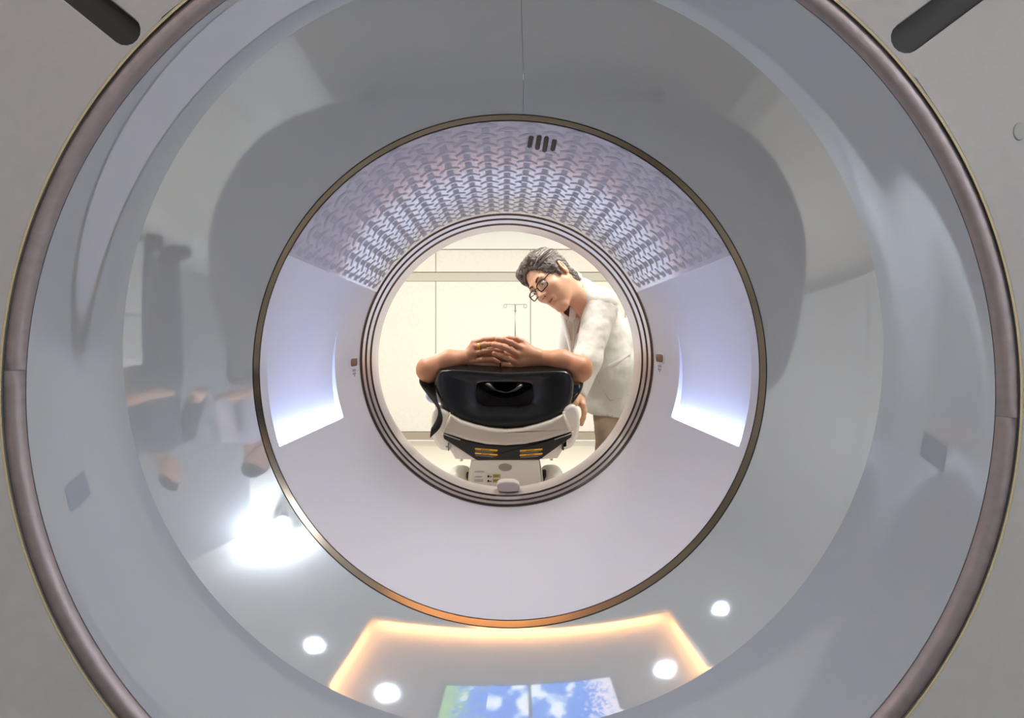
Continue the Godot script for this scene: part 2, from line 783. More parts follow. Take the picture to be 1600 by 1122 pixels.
	for q in niches:
		steps.append(q[0])
		steps.append(q[0] + span * q[1])
	steps.sort()
	var cuts := [0.0, s0 * 0.5, s0, 0.2, 0.35, 0.5, s1, 0.8, 0.9, 1.0]
	for j in steps.size() - 1:
		var f0 := steps[j]
		var f1 := steps[j + 1]
		if f1 - f0 < 1e-4:
			continue
		var mid := (f0 + f1) / 2
		var inside := false
		for q in niches:
			for turn in [0.0, TAU, -TAU]:
				var v: float = (mid + turn - q[0]) * q[1]
				if v > 0 and v < span:
					inside = true
		for i in cuts.size() - 1:
			if inside and cuts[i] >= s0 - 1e-4 and cuts[i + 1] <= s1 + 1e-4:
				continue
			wall.quad(tunnel(f0, cuts[i]), tunnel(f0, cuts[i + 1]), tunnel(f1, cuts[i + 1]), tunnel(f1, cuts[i]))
	part("tunnel_wall", wall, mats.tunnel, gantry)
	for q in niches:
		build_niche(gantry, q[0], q[1] * span, s0, s1)
	build_pattern(gantry)
	# --- small things in the tunnel wall
	for k in 4:
		var x: float = [829.3, 841.6, 853.2, 865.7][k]
		var y0: float = [212.5, 211.5, 213.0, 218.5][k]
		var y1: float = [228.0, 232.5, 234.5, 234.0][k]
		var p0 := tunnel_hit(x + 1.8, y0 - 1.0)
		var p1 := tunnel_hit(x - 1.8, y1 + 1.0)
		var g := Geo.new()
		var rr := []
		for i in 7:
			var w: float = 0.0042 * [0.45, 0.95, 1.0, 1.0, 1.0, 0.95, 0.45][i]
			var c := p0.lerp(p1, [0.0, 0.06, 0.2, 0.5, 0.8, 0.94, 1.0][i])
			var line := PackedVector3Array()
			for jj in 5:
				var e := (jj - 2) / 2.0
				line.append(tunnel(c.x + e * w / 0.39, c.y, 0.0016 + 0.0008 * (1 - absf(e))))
			rr.append(line)
		g.grid(rr)
		part("air_slot", g, mats.slot, gantry)
	var dot := Geo.new()
	var dc := tunnel_hit(814.0, 284.2)
	dot.ball(tunnel(dc.x, dc.y, 0.001), Vector3(0.0035, 0.001, 0.0035))
	part("microphone", dot, mats.slot, gantry)
	for q in [[553.0, 567.0], [1031.0, 560.5]]:
		build_laser_window(gantry, q[0], q[1])
	# --- rims of the far half
	var rim := [[791.6, 562.3, 229.8, 1.562], [791.6, 562.3, 225.6, 1.587], [791.6, 562.4, 221.5, 1.617], [791.6, 562.4, 218.4, 1.637], [791.5, 562.5, 213.8, 1.670], [791.5, 562.5, 210.6, 1.693], [791.2, 561.5, 200.8, 1.778], [791.0, 561.2, 199.6, 1.794], [791.0, 561.2, 203.0, 1.85], [791.0, 561.2, 230.0, 1.93]]
	var names := ["seal_ring", "rim_ring", "seal_ring", "rim_ring", "seal_ring", "inner_lip", "inner_lip_edge", "rear_flare", "rear_flare"]
	for k in names.size():
		var m: Material = mats.seal if names[k] == "seal_ring" else mats.rim if names[k] == "rim_ring" else mats.lip
		if names[k] == "seal_ring":
			var a: Array = rim[k].duplicate()
			var b: Array = rim[k + 1].duplicate()
			var c: Array = [a[0], a[1], (a[2] + b[2]) / 2 + 1.1, (a[3] + b[3]) / 2]
			part(names[k], ring_band([a, c, b]), m, gantry)
		else:
			part(names[k], ring_band([rim[k], rim[k + 1]]), m, gantry)
	# a sensor housing on the bottom of the lip
	var bump := Geo.new()
	bump.prism(pxs(spline([[777, 757.0], [783, 753.5], [794, 752.6], [805, 753.6], [811.5, 757.5], [812.2, 764], [810.5, 767.6], [794, 769.3], [779.5, 767.8], [777.2, 764]], 4), 1.707), Vector3(0, -0.004, -0.055), 0.004)
	part("sensor_housing", bump, mats.bump, gantry)


func pxs_plane(list: Array, off: float) -> PackedVector3Array:
	var out := PackedVector3Array()
	for q in list:
		out.append(Pl(q[0], q[1], off))
	return out


func bowl_at(phi: float, rpx: float) -> float:
	var best := 0.0
	var e := 1e9
	for k in 201:
		var q := bowl(phi, k / 100.0)
		var v := Vector2(PX + q.x / -q.z * F - 798.0, PY - (q.y - CAMY) / -q.z * F - 613.5)
		if absf(v.length() - rpx) < e:
			e = absf(v.length() - rpx)
			best = k / 100.0
	return best


func tunnel_hit(px: float, py: float) -> Vector2:
	# which (angle, depth) of the tunnel wall is seen in that direction
	var best := Vector2.ZERO
	var e := 1e9
	for k in 101:
		var s := k / 100.0
		var c := Vector2(lerpf(796.0, 791.6, s), lerpf(578.7, 562.3, s))
		var a := atan2(c.y - py, px - c.x)
		for turn in 2:
			var q := tunnel(a, s)
			var v := Vector2(PX + q.x / -q.z * F - px, PY - (q.y - CAMY) / -q.z * F - py)
			if v.length() < e:
				e = v.length()
				best = Vector2(a, s)
	return best


func build_niche(gantry: Node3D, f0: float, span: float, s0: float, s1: float):
	var depth := 0.014
	var g := Geo.new()
	var rows := []
	for i in 25:
		var t := i / 24.0
		var line := PackedVector3Array()
		for k in 9:
			line.append(tunnel(f0 + span * t, lerpf(s0, s1, k / 8.0), -depth * (1.0 - t) * (1.0 - t * 0.3)))
		rows.append(line)
	g.grid(rows)
	for s in [s0, s1]:
		var e0 := PackedVector3Array()
		var e1 := PackedVector3Array()
		for i in 25:
			var t := i / 24.0
			e0.append(tunnel(f0 + span * t, s))
			e1.append(tunnel(f0 + span * t, s, -depth * (1.0 - t) * (1.0 - t * 0.3)))
		g.smooth(2 if s == s0 else 3)
		g.grid([e0, e1])
	g.smooth(4)
	var l0 := PackedVector3Array()
	var l1 := PackedVector3Array()
	for k in 9:
		l0.append(tunnel(f0, lerpf(s0, s1, k / 8.0)))
		l1.append(tunnel(f0, lerpf(s0, s1, k / 8.0), -depth))
	g.grid([l0, l1])
	var niche := part("light_recess", g, mats.tunnel, gantry)
	# the luminous strip lies on the ledge and shines up the wall
	var up := Vector3(-sin(f0), cos(f0), 0) * signf(span)
	var b := Geo.new()
	var a0 := PackedVector3Array()
	var a1 := PackedVector3Array()
	for k in 9:
		var s := lerpf(s0 + 0.012, s1 - 0.012, k / 8.0)
		a0.append(tunnel(f0, s, -0.002) + up * 0.002)
		a1.append(tunnel(f0, s, -depth + 0.002) + up * 0.002)
	b.grid([a0, a1])
	part("light_strip", b, mats.led, niche)
	var m0 := tunnel(f0, (s0 + s1) / 2, -depth * 0.5) + up * 0.004
	var along := (tunnel(f0, s1) - tunnel(f0, s0))
	var l := AreaLight3D.new()
	l.name = free_name(self, "tunnel_light")
	add_child(l, true)
	l.area_size = Vector2(along.length() * 0.95, depth * 0.7)
	l.light_color = Color(0.66, 0.75, 1.0)
	l.light_energy = LED
	l.area_range = 10.0
	l.shadow_enabled = true
	var x := along.normalized()
	var z := -(up - x * up.dot(x)).normalized()
	l.transform = Transform3D(Basis(x, z.cross(x), z), m0)


func build_pattern(gantry: Node3D):
	# the upper half of the tunnel is lined by a thin sheet with printed marks
	var sheet := Geo.new()
	var rows := []
	for j in 101:
		var a := deg_to_rad(lerpf(27.5, 152.5, j / 100.0))
		var line := PackedVector3Array()
		for k in 9:
			line.append(tunnel(a, k / 8.0, 0.0009))
		rows.append(line)
	sheet.grid(rows)
	for a: float in [27.5, 152.5]:
		var e0 := PackedVector3Array()
		var e1 := PackedVector3Array()
		for k in 9:
			e0.append(tunnel(deg_to_rad(a), k / 8.0, -0.0002))
			e1.append(tunnel(deg_to_rad(a), k / 8.0, 0.0009))
		sheet.smooth(2)
		sheet.grid([e0, e1])
	var lining := part("tunnel_lining", sheet, mats.lining, gantry)
	var g := Geo.new()
	var ds := 0.0466 / 0.65
	for k in range(-11, 12):
		var off := 0.5 * absf(k % 2)
		for i in range(-1, 15):
			var s := 0.015 + (i + off) * ds
			var f := deg_to_rad(90.2 - 5.5 * k)
			mark(g, f, s, [[-0.95, -0.24], [0.95, -0.24], [0.95, 0.24], [-0.95, 0.24]], ds)
			for e: float in [-1.0, 1.0]:
				if absf(90.2 - rad_to_deg(f)) > 58.0 and e * (rad_to_deg(f) - 90.2) > 0:
					continue
				mark(g, f, s, [[0.0, 0.30], [0.0, 0.54], [e * 0.9, 0.56], [e * 2.9, 0.84], [e * 2.9, 0.62], [e * 0.9, 0.33]], ds)
	tag(part("printed_mark", g, mats.print, lining), "", "", "", "stuff")


func mark(g: Geo, f: float, s: float, list: Array, ds: float):
	var pts := []
	for q in list:
		var v: float = s + q[1] * ds
		if v < 0.0 or v > 1.0:
			return
		pts.append(tunnel(f + deg_to_rad(q[0]), v, 0.00135))
	if list[list.size() - 1][0] < 0.0 and list[0][0] == 0.0:
		pts.reverse()
	for k in range(1, pts.size() - 1):
		g.tri(pts[0], pts[k], pts[k + 1])


func build_laser_window(gantry: Node3D, px: float, py: float):
	var c := tunnel_hit(px, py)
	var hs := 0.058
	var hf := 0.0105 / 0.39
	var side := 1.0 if px > 800 else -1.0
	var frame := Geo.new()
	var rows := []
	for q in [[1.25, 0.0006], [1.15, 0.0022], [1.0, 0.0022], [0.95, 0.0004]]:
		var ring := PackedVector3Array()
		for j in 24:
			var a := TAU * j / 24
			var u := signf(cos(a)) * pow(absf(cos(a)), 0.4)
			var v := signf(sin(a)) * pow(absf(sin(a)), 0.4)
			ring.append(tunnel(c.x + v * hf * q[0] * side, c.y + u * hs * q[0], q[1]))
		rows.append(ring)
	frame.grid(rows, true)
	var w := part("laser_window", frame, mats.tunnel, gantry)
	var glass := Geo.new()
	glass.fan(rows[3])
	tag(part("dark_glass", glass, mats.laser_glass, w), "dark reddish glass")
	# the small printed symbol below it
	var sym := Geo.new()
	for q in [[-0.4, 0.4, 1.65, 1.75], [-0.4, -0.25, 1.75, 2.1], [0.25, 0.4, 1.75, 2.1], [-0.4, 0.4, 2.1, 2.2], [-0.1, 0.1, 1.8, 2.05], [-0.45, 0.45, 2.55, 2.7], [-0.3, -0.12, 2.7, 3.0], [0.1, 0.3, 2.7, 3.0], [-0.1, 0.12, 3.0, 3.35]]:
		var pts := []
		for e in [[0, 2], [1, 2], [1, 3], [0, 3]]:
			pts.append(tunnel(c.x - q[e[1]] * hf * side, c.y + q[e[0]] * hs, 0.0005))
		sym.quad(pts[0], pts[1], pts[2], pts[3])
	part("printed_symbol", sym, mats.print_dark, gantry)


# ---------------------------------------------------------------- the room
func slab(g: Geo, x0: float, x1: float, y0: float, y1: float, z0: float, z1: float, bev := 0.002):
	g.box(Vector3((x0 + x1) / 2, (y0 + y1) / 2, (z0 + z1) / 2), Vector3(x1 - x0, y1 - y0, z1 - z0), bev)


func build_room():
	var g := Geo.new()
	slab(g, -2.95, 2.95, -0.2, 0.0, -6.7, 4.3)
	structure("floor", g, mats.floor, "pale speckled hospital vinyl floor")
	# far wall: an upper wall painted whiter, as if strongly lit, and below it cream panels with open joints round a grey rail
	g = Geo.new()
	slab(g, -2.95, 2.95, 0.0, 2.7, -6.62, -6.42)
	var far := structure("wall_far", g, mats.joint, "panelled cream wall at the far end of the room")
	var up := Geo.new()
	slab(up, -2.8, 2.8, 2.101, 2.7, -6.43, -6.40)
	part("upper_wall", up, mats.white_wall, far)
	var xs := [-2.803, -1.766, -0.729, 0.308, 1.345, 2.382, 2.8]
	for k in xs.size() - 1:
		for q in [[1.852, 2.090], [0.103, 1.745]]:
			var b := Geo.new()
			slab(b, xs[k] + 0.004, xs[k + 1] - 0.004, q[0], q[1], -6.43, -6.40)
			part("panel", b, mats.panel, far)
	var rail := Geo.new()
	slab(rail, -2.8, 2.8, 1.749, 1.842, -6.43, -6.405)
	structure("trim_1", rail, mats.rail, "grey protective rail across the far wall")
	var bb := Geo.new()
	slab(bb, -2.8, 2.8, 0.0, 0.096, -6.43, -6.402)
	structure("baseboard_far", bb, mats.base, "grey baseboard along the far wall")
	var bb2 := Geo.new()
	slab(bb2, -2.8, 2.8, 0.0, 0.012, -6.402, -6.385)
	structure("trim_2", bb2, mats.white_wall, "white bead at the foot of the baseboard")
	var strip := Geo.new()
	slab(strip, -2.8, 2.8, -0.01, 0.001, -6.385, -6.08, 0.0005)
	structure("trim_3", strip, mats.floor_edge, "greyer floor border along the far wall")
	for s: float in [-1.0, 1.0]:
		g = Geo.new()
		slab(g, minf(s * 2.75, s * 2.95), maxf(s * 2.75, s * 2.95), 0.0, 2.7, -6.42, 3.4)
		var w := structure("wall_right" if s > 0 else "wall_left", g, mats.joint, "pale panelled wall on the %s of the scanner" % ("right" if s > 0 else "left"))
		var z := -6.4
		while z < 3.3:
			var b := Geo.new()
			slab(b, s * 2.75 - 0.012, s * 2.75 + 0.012, 0.1, 2.7, z + 0.004, minf(z + 1.3, 3.4) - 0.004)
			part("panel", b, mats.side_panel, w)
			z += 1.3
	g = Geo.new()
	slab(g, -2.95, 2.95, 0.0, 2.7, 3.4, 3.6)
	structure("wall_back", g, mats.side_panel, "plain pale wall behind the camera")
	# ceiling with a raised, warmly lit tray over the front of the scanner
	var x0 := -1.17
	var x1 := 1.08
	var z0 := -0.45
	var z1 := 1.53
	g = Geo.new()
	slab(g, -2.95, x0, 2.7, 2.745, -6.7, 4.3)
	slab(g, x1, 2.95, 2.7, 2.745, -6.7, 4.3)
	slab(g, x0, x1, 2.7, 2.745, -6.7, z0)
	slab(g, x0, x1, 2.7, 2.745, z1, 4.3)
	structure("ceiling", g, mats.ceiling, "white ceiling with a raised rectangular tray")
	g = Geo.new()
	slab(g, x0 - 0.3, x1 + 0.3, 2.86, 3.0, z0 - 0.3, z1 + 0.3)
	structure("ceiling_001", g, mats.ceiling, "raised middle of the ceiling tray")
	g = Geo.new()
	slab(g, x0 - 0.34, x0 - 0.26, 2.72, 2.9, z0 - 0.3, z1 + 0.3)
	slab(g, x1 + 0.26, x1 + 0.34, 2.72, 2.9, z0 - 0.3, z1 + 0.3)
	slab(g, x0 - 0.3, x1 + 0.3, 2.72, 2.9, z0 - 0.34, z0 - 0.26)
	slab(g, x0 - 0.3, x1 + 0.3, 2.72, 2.9, z1 + 0.26, z1 + 0.34)
	structure("trim_4", g, mats.ceiling, "upright sides of the ceiling tray")
	var warm := Color(1.0, 0.72, 0.46)
	for q in [[Vector3(x0 - 0.1, 2.752, (z0 + z1) / 2), Vector3(0.03, 0.02, z1 - z0), "left"], [Vector3(x1 + 0.1, 2.752, (z0 + z1) / 2), Vector3(0.03, 0.02, z1 - z0), "right"], [Vector3((x0 + x1) / 2, 2.752, z1 + 0.1), Vector3(x1 - x0, 0.02, 0.03), "rear"]]:
		var b := Geo.new()
		b.box(q[0], q[1], 0.004)
		tag(part("cove_light_strip", b, glow(warm, 6.0)), "warm light strip hidden on the %s ledge of the ceiling tray" % q[2], "light strip", "cove lights")
		var l := area(q[0] + Vector3(0, 0.02, 0), Vector3.UP, Vector2(q[1].x, q[1].z), warm, COVE)
		l.transform = Transform3D(Basis(Vector3.RIGHT, Vector3.BACK, Vector3.DOWN), l.position)
	# round downlights
	for q in [[1.29, 2.7, 1.08, "near the right wall"], [0.76, 2.86, 0.88, "in the right half of the ceiling tray"], [-1.52, 2.7, 1.34, "near the left wall"], [-0.95, 2.86, 0.98, "in the left half of the ceiling tray"]]:
		downlight(Vector3(q[0], q[1], q[2]), q[3])
	build_sky_panel(Vector3(-0.08, 2.86, 0.38))
	# bright panel lights over the far half of the room
	var n := 0
	for q in [[-0.9, -2.25], [0.9, -2.25], [-1.1, -4.2], [1.1, -4.2]]:
		var t := thing("ceiling_light_panel", ["square luminous ceiling panel over the patient, left", "square luminous ceiling panel over the doctor, right", "square luminous ceiling panel by the far wall, left", "square luminous ceiling panel by the far wall, right"][n], "ceiling light", Vector3(q[0], 2.7, q[1]), "panel lights")
		var fr := Geo.new()
		for e: float in [-1.0, 1.0]:
			fr.box(Vector3(q[0] + e * 0.31, 2.695, q[1]), Vector3(0.02, 0.02, 0.64), 0.003)
			fr.box(Vector3(q[0], 2.695, q[1] + e * 0.31), Vector3(0.6, 0.02, 0.02), 0.003)
		part("frame", fr, mats.ceiling, t)
		var df := Geo.new()
		df.box(Vector3(q[0], 2.697, q[1]), Vector3(0.6, 0.012, 0.6), 0.002)
		part("diffuser", df, glow(Color(1.0, 0.95, 0.86), 3.0), t)
		area(Vector3(q[0], 2.685, q[1]), Vector3.DOWN, Vector2(0.6, 0.6), Color(1.0, 0.985, 0.96), FAR)
		n += 1


func downlight(at: Vector3, where: String):
	var t := thing("downlight", "round recessed downlight " + where, "downlight", at, "downlights")
	var ring := Geo.new()
	ring.lathe(at, [Vector2(0.055, 0.0), Vector2(0.055, -0.012), Vector2(0.068, -0.012), Vector2(0.072, -0.002), Vector2(0.072, 0.0)], 28)
	part("trim_ring", ring, mats.ceiling, t)
	var lens := Geo.new()
	lens.lathe(at, [Vector2(0.0001, -0.008), Vector2(0.03, -0.0075), Vector2(0.055, -0.004)], 28)
	part("lens", lens, glow(Color(1.0, 0.97, 0.93), DOWN_GLOW), t)
	spot(at + Vector3(0, -0.03, 0), Vector3.DOWN, 70, Color(0.92, 0.96, 1.0), DOWN, 0.05)


func sky_picture(w: int, h: int, side: int) -> ImageTexture:
	var im := Image.create(w, h, false, Image.FORMAT_RGB8)
	var n := FastNoiseLite.new()
	n.seed = 11 + side
	n.frequency = 0.012
	n.fractal_octaves = 4
	var m := FastNoiseLite.new()
	m.seed = 5 + side
	m.frequency = 0.07
	for y in h:
		for x in w:
			var u := float(x) / w
			var c := Color(0.16, 0.38, 0.82).lerp(Color(0.30, 0.54, 0.92), float(y) / h)
			var v := n.get_noise_2d(x, y)
			c = c.lerp(Color(0.95, 0.97, 1.0), smoothstep(-0.1, 0.3, v + (0.35 - u if side == 1 else u - 0.65) * 0.5))
			var e := u if side == 1 else 1.0 - u
			var leaf := m.get_noise_2d(x * 1.3, y * 1.3) + (e - 0.78) * 2.2
			if leaf > 0.0:
				var s := 0.5 + 0.5 * m.get_noise_2d(x * 4.0, y * 4.0)
				c = (Color(0.93, 0.82, 0.88) if side == 1 else Color(0.45, 0.66, 0.32)).lerp(Color(0.98, 0.96, 0.98) if side == 1 else Color(0.75, 0.85, 0.55), s)
			im.set_pixel(x, y, c)
	return ImageTexture.create_from_image(im)


func build_sky_panel(at: Vector3):
	var t := thing("sky_light_panel", "luminous ceiling picture of blue sky, clouds, leaves and blossom in two panes", "light panel", at)
	var w := 1.04
	var l := 1.3
	var fr := Geo.new()
	for e: float in [-1.0, 0.0, 1.0]:
		fr.box(at + Vector3(e * w / 2, -0.01, 0), Vector3(0.018, 0.02, l), 0.002)
	for e: float in [-1.0, 1.0]:
		fr.box(at + Vector3(0, -0.01, e * l / 2), Vector3(w, 0.02, 0.018), 0.002)
	part("frame", fr, mats.grey, t)
	for s in 2:
		var st := SurfaceTool.new()
		st.begin(Mesh.PRIMITIVE_TRIANGLES)
		var xa := at.x + (s - 1) * w / 2 + 0.01
		var xb := xa + w / 2 - 0.02
		# seen from below the picture's left edge lies on the right
		for q in [[xa, -1, 1, 0], [xb, -1, 0, 0], [xb, 1, 0, 1], [xa, -1, 1, 0], [xb, 1, 0, 1], [xa, 1, 1, 1]]:
			st.set_uv(Vector2(q[2], q[3]))
			st.set_normal(Vector3.DOWN)
			st.add_vertex(Vector3(q[0], at.y - 0.008, at.z + q[1] * l / 2))
		var m := mat(Color.BLACK, 0.6)
		m.emission_enabled = true
		m.emission = Color.WHITE
		m.emission_operator = BaseMaterial3D.EMISSION_OP_MULTIPLY
		m.emission_texture = sky_picture(180, 380, 1 - s)
		m.emission_energy_multiplier = SKY_GLOW
		part("picture_pane", st.commit(), m, t)
	var a := area(at + Vector3(0, -0.04, 0), Vector3.DOWN, Vector2(w, l), Color(0.8, 0.9, 1.0), SKY)
	a.transform = Transform3D(Basis(Vector3.RIGHT, Vector3.FORWARD, Vector3.UP), a.position)


# ---------------------------------------------------------------- patient table and what stands in the far half
func build_table():
	var t := thing("patient_table", "white patient table with beige cradle, black end apron and yellow warning labels", "patient table", Vector3(0.01, 0, -3.0))
	var cradle := Geo.new()
	var low := [[892.6, 675.5], [872, 682.0], [850, 688.6], [820, 694.6], [790, 696.8], [760, 695.0], [730, 688.6], [712, 683.0], [693.4, 677.0]]
	var top := [[692.8, 672], [704, 648.5], [720, 657.5], [740, 664], [765, 670.0], [790, 672.4], [815, 670.4], [840, 664.2], [862, 657], [880.5, 648.0], [892.6, 670.5]]
	cradle.prism(pxs(low + top, 1.965), Vector3(0, 0, -2.1), 0.010)
	part("cradle", cradle, mats.cradle, t)
	for q in [[[704.6, 647.5], [692.4, 675.0]], [[880.6, 646.8], [893.4, 673.0]]]:
		var edge := Geo.new()
		edge.tube([P(q[0][0], q[0][1], 1.96), P(q[1][0], q[1][1], 1.96)], 0.0022, 8)
		part("edge_bead", edge, mats.cream, t)
	for q in [[[701.5, 644.5], [703.8, 648.5]], [[879.0, 643.2], [883.2, 649.0]], [[690.2, 677], [693.0, 679.8]], [[893.2, 674.0], [896.6, 678.2]]]:
		var clip := Geo.new()
		var c := (P(q[0][0], q[0][1], 1.965) + P(q[1][0], q[1][1], 1.965)) / 2
		clip.box(c, Vector3(absf(q[1][0] - q[0][0]), absf(q[1][1] - q[0][1]), 4.0) * 1.965 / F, 0.0015)
		part("corner_clip", clip, mats.cream, t)
	var apron := Geo.new()
	var al := low.duplicate()
	al.reverse()
	var ap := []
	for q in al:
		ap.append([q[0], q[1] + 0.5])
	ap += [[894.2, 677.5], [893.0, 683.2], [845.5, 717.2], [842.0, 718.9], [746.5, 719.6], [742.5, 718.0], [693.6, 686.0], [692.0, 679.5]]
	apron.prism(pxs(ap, 1.972), Vector3(0, 0, -0.03), 0.004)
	part("end_apron", apron, mats.black, t)
	for q in [[[693.5, 678.6], [719.0, 687.6]], [[866.5, 686.8], [892.5, 677.6]]]:
		var rod := Geo.new()
		rod.tube([P(q[0][0], q[0][1], 1.966), P(q[1][0], q[1][1], 1.966)], 0.0019, 8)
		part("metal_edge", rod, mats.grey_metal, t)
	for q in [[741.8, 699.8, 36.0, 0.075], [811.9, 703.2, 36.0, -0.075]]:
		var lab := Geo.new()
		lab.quad(P(q[0], q[1] - 0.2, 1.9712), P(q[0] + q[2], q[1] - 0.2 + q[2] * q[3], 1.9712), P(q[0] + q[2], q[1] + 15.6 + q[2] * q[3], 1.9712), P(q[0], q[1] + 15.6, 1.9712))
		var plate := part("warning_label", lab, mats.black_label, t)
		var yel := Geo.new()
		var txt := Geo.new()
		for b in 2:
			var y: float = q[1] + b * 6.9 + 0.2
			strip(yel, q, 0.3, q[2] - 0.3, y, 2.5, 1.9708)
			for k in 2:
				strip(txt, q, 1.0, q[2] - (2.0 + 5.0 * k), y + 3.5 + k * 1.35, 0.55, 1.9708)
			strip(yel, q, 0, 0.01, y, 0.01, 1.9708)
		part("yellow_band", yel, mats.yellow, plate)
		part("small_print", txt, mats.grey, plate)
		var ink := Geo.new()
		for b in 2:
			var y: float = q[1] + b * 6.9 + 0.2
			for k in 7:
				strip(ink, q, 13.0 + k * 1.5, 14.0 + k * 1.5, y + 0.8, 1.0, 1.9704)
			strip(ink, q, 10.6, 12.2, y + 0.6, 1.4, 1.9704)
		part("warning_word", ink, mats.black_label, plate)
	# white body and rounded side shells
	var body := Geo.new()
	body.prism(pxs([[701.7, 682], [702.0, 701.5], [711.4, 717.6], [742, 718.8], [848, 718.2], [871.5, 716.2], [879.2, 703.5], [880.2, 681]], 2.0), Vector3(0, 0, -2.0), 0.006)
	part("body", body, mats.table, t)
	for k in 2:
		var shell := Geo.new()
		var o := spline([[702.0, 703.0], [699.0, 704.8], [688.5, 703.2], [681.0, 696], [675.6, 684], [673.0, 668], [673.4, 653], [677.5, 643], [686, 639], [697, 642.0], [703.0, 650], [704.0, 675]], 3)
		if k == 1:
			o = spline([[880.0, 702.0], [883, 703.6], [894.5, 698.5], [903, 682.5], [906.8, 662], [905.6, 645], [901.5, 636], [894.5, 632.2], [885, 635.5], [880.2, 645], [879.0, 675]], 3)
		shell.prism(pxs(o, 1.985), Vector3(0, 0, -2.0), 0.012)
		part("side_shell", shell, mats.table, t)
	for q in [[701.0, 692.0], [879.4, 691.5]]:
		var gap := Geo.new()
		gap.box(P(q[0], q[1] + 5.5, 1.994), Vector3(0.0024, 0.027, 0.02), 0.0005)
		part("gap_strip", gap, mats.slot, t)
	for q in [[721, 718.9], [861.5, 717.6]]:
		var stud := Geo.new()
		stud.box(P(q[0], q[1], 2.02), Vector3(0.010, 0.006, 0.02), 0.002)
		part("stud", stud, mats.cream, t)
	# pedestal
	var ped := Geo.new()
	ped.prism(PackedVector3Array([P(736.2, 719, 2.07), P(733.6, 757, 2.07), Vector3(-0.118, 0.0, -2.07), Vector3(0.139, 0.0, -2.07), P(846.4, 757, 2.07), P(842.8, 719, 2.07)]), Vector3(0, 0, -1.5), 0.006)
	part("pedestal", ped, mats.table, t)
	for q in [[[732.5, 737], [736.2, 719], [734.0, 757], [730.6, 757]], [[843.6, 719], [847.2, 737], [849.6, 757], [846.6, 757]]]:
		var rail := Geo.new()
		rail.prism(pxs(q, 2.09), Vector3(0, 0, -1.4), 0.003)
		part("column_rail", rail, mats.table, t)
	for q in [[731.5, 748, 0.012], [850.6, 744, 0.012]]:
		var dark := Geo.new()
		dark.box(P(q[0], q[1] + 3, 2.13), Vector3(0.012, 0.06, 0.02), 0.002)
		part("gap_strip", dark, mats.slot, t)
	for q in [[719.0, 747.0, -1.0], [862.0, 746.0, 1.0]]:
		var foot := Geo.new()
		var c := P(q[0], q[1] + 14, 2.2)
		foot.ball(c, Vector3(0.048, 0.075, 0.11), Basis(), 20, 0.7)
		part("base_cover", foot, mats.table, t)
	for s: float in [-1.0, 1.0]:
		var post := Geo.new()
		post.box(Vector3(0.01 + s * 0.165, 0.25, -2.35), Vector3(0.06, 0.5, 0.4), 0.02)
		part("base_frame", post, mats.table, t)
	var gr := Geo.new()
	gr.prism(pxs(ellipse(789.4, 730.6, 10.6, 5.9, 28), 2.0665), Vector3(0, 0, -0.004), 0.0006)
	var grille := part("speaker_grille", gr, mats.grille, t)
	var holes := Geo.new()
	for i in range(-8, 9):
		for j in range(-4, 5):
			var v := Vector2(i * 1.2 + (j % 2) * 0.6, j * 1.15)
			if (v / Vector2(9.8, 5.2)).length() < 1.0:
				holes.fan(pxs(ellipse(789.4 + v.x, 730.6 + v.y, 0.36, 0.36, 6), 2.0662))
	tag(part("perforation", holes, mats.slot, grille), "", "", "", "stuff")
	var note := Geo.new()
	for q in [[741.5, 736.3, 15.5], [741.5, 737.6, 15.0], [743.0, 744.3, 11.0], [741.5, 745.3, 10.0], [741.5, 749.3, 13.5], [741.5, 750.6, 13.0], [741.5, 752.0, 13.4]]:
		note.quad(P(q[0], q[1], 2.0666), P(q[0] + q[2], q[1], 2.0666), P(q[0] + q[2], q[1] + 0.55, 2.0666), P(q[0], q[1] + 0.55, 2.0666))
	part("printed_note", note, mats.grey, t)
	for y: float in [741.4, 748.8]:
		var lab := Geo.new()
		lab.quad(P(760.2, y, 2.0668), P(781.8, y, 2.0668), P(781.8, y + 5.3, 2.0668), P(760.2, y + 5.3, 2.0668))
		var plate := part("safety_label", lab, mats.yellow_dull, t)
		var icon := Geo.new()
		icon.quad(P(760.4, y + 0.2, 2.0664), P(769.4, y + 0.2, 2.0664), P(769.4, y + 5.1, 2.0664), P(760.4, y + 5.1, 2.0664))
		part("pictogram_field", icon, mats.white_wall, plate)
		var ink := Geo.new()
		ink.fan(pxs(ellipse(763.2, y + 2.7, 1.9, 1.7, 12), 2.066))
		ink.tri(P(765.4, y + 4.4, 2.066), P(766.9, y + 1.2, 2.066), P(768.6, y + 4.4, 2.066))
		ink.quad(P(761.0, y + 4.2, 2.066), P(767.4, y + 3.4, 2.066), P(767.4, y + 4.2, 2.066), P(761.0, y + 4.8, 2.066))
		for k in 2:
			ink.quad(P(771.0, y + 1.3 + k * 1.5, 2.066), P(780.4 - k * 2, y + 1.3 + k * 1.5, 2.066), P(780.4 - k * 2, y + 1.9 + k * 1.5, 2.066), P(771.0, y + 1.9 + k * 1.5, 2.066))
		part("pictogram", ink, mats.black_label, plate)


func strip(g: Geo, q: Array, x0: float, x1: float, y: float, hgt: float, d: float):
	g.quad(P(q[0] + x0, y + x0 * q[3], d), P(q[0] + x1, y + x1 * q[3], d), P(q[0] + x1, y + hgt + x1 * q[3], d), P(q[0] + x0, y + hgt + x0 * q[3], d))


func ellipse(cx: float, cy: float, rx: float, ry: float, n: int) -> Array:
	var out := []
	for j in n:
		out.append([cx + rx * cos(TAU * j / n), cy + ry * sin(TAU * j / n)])
	return out


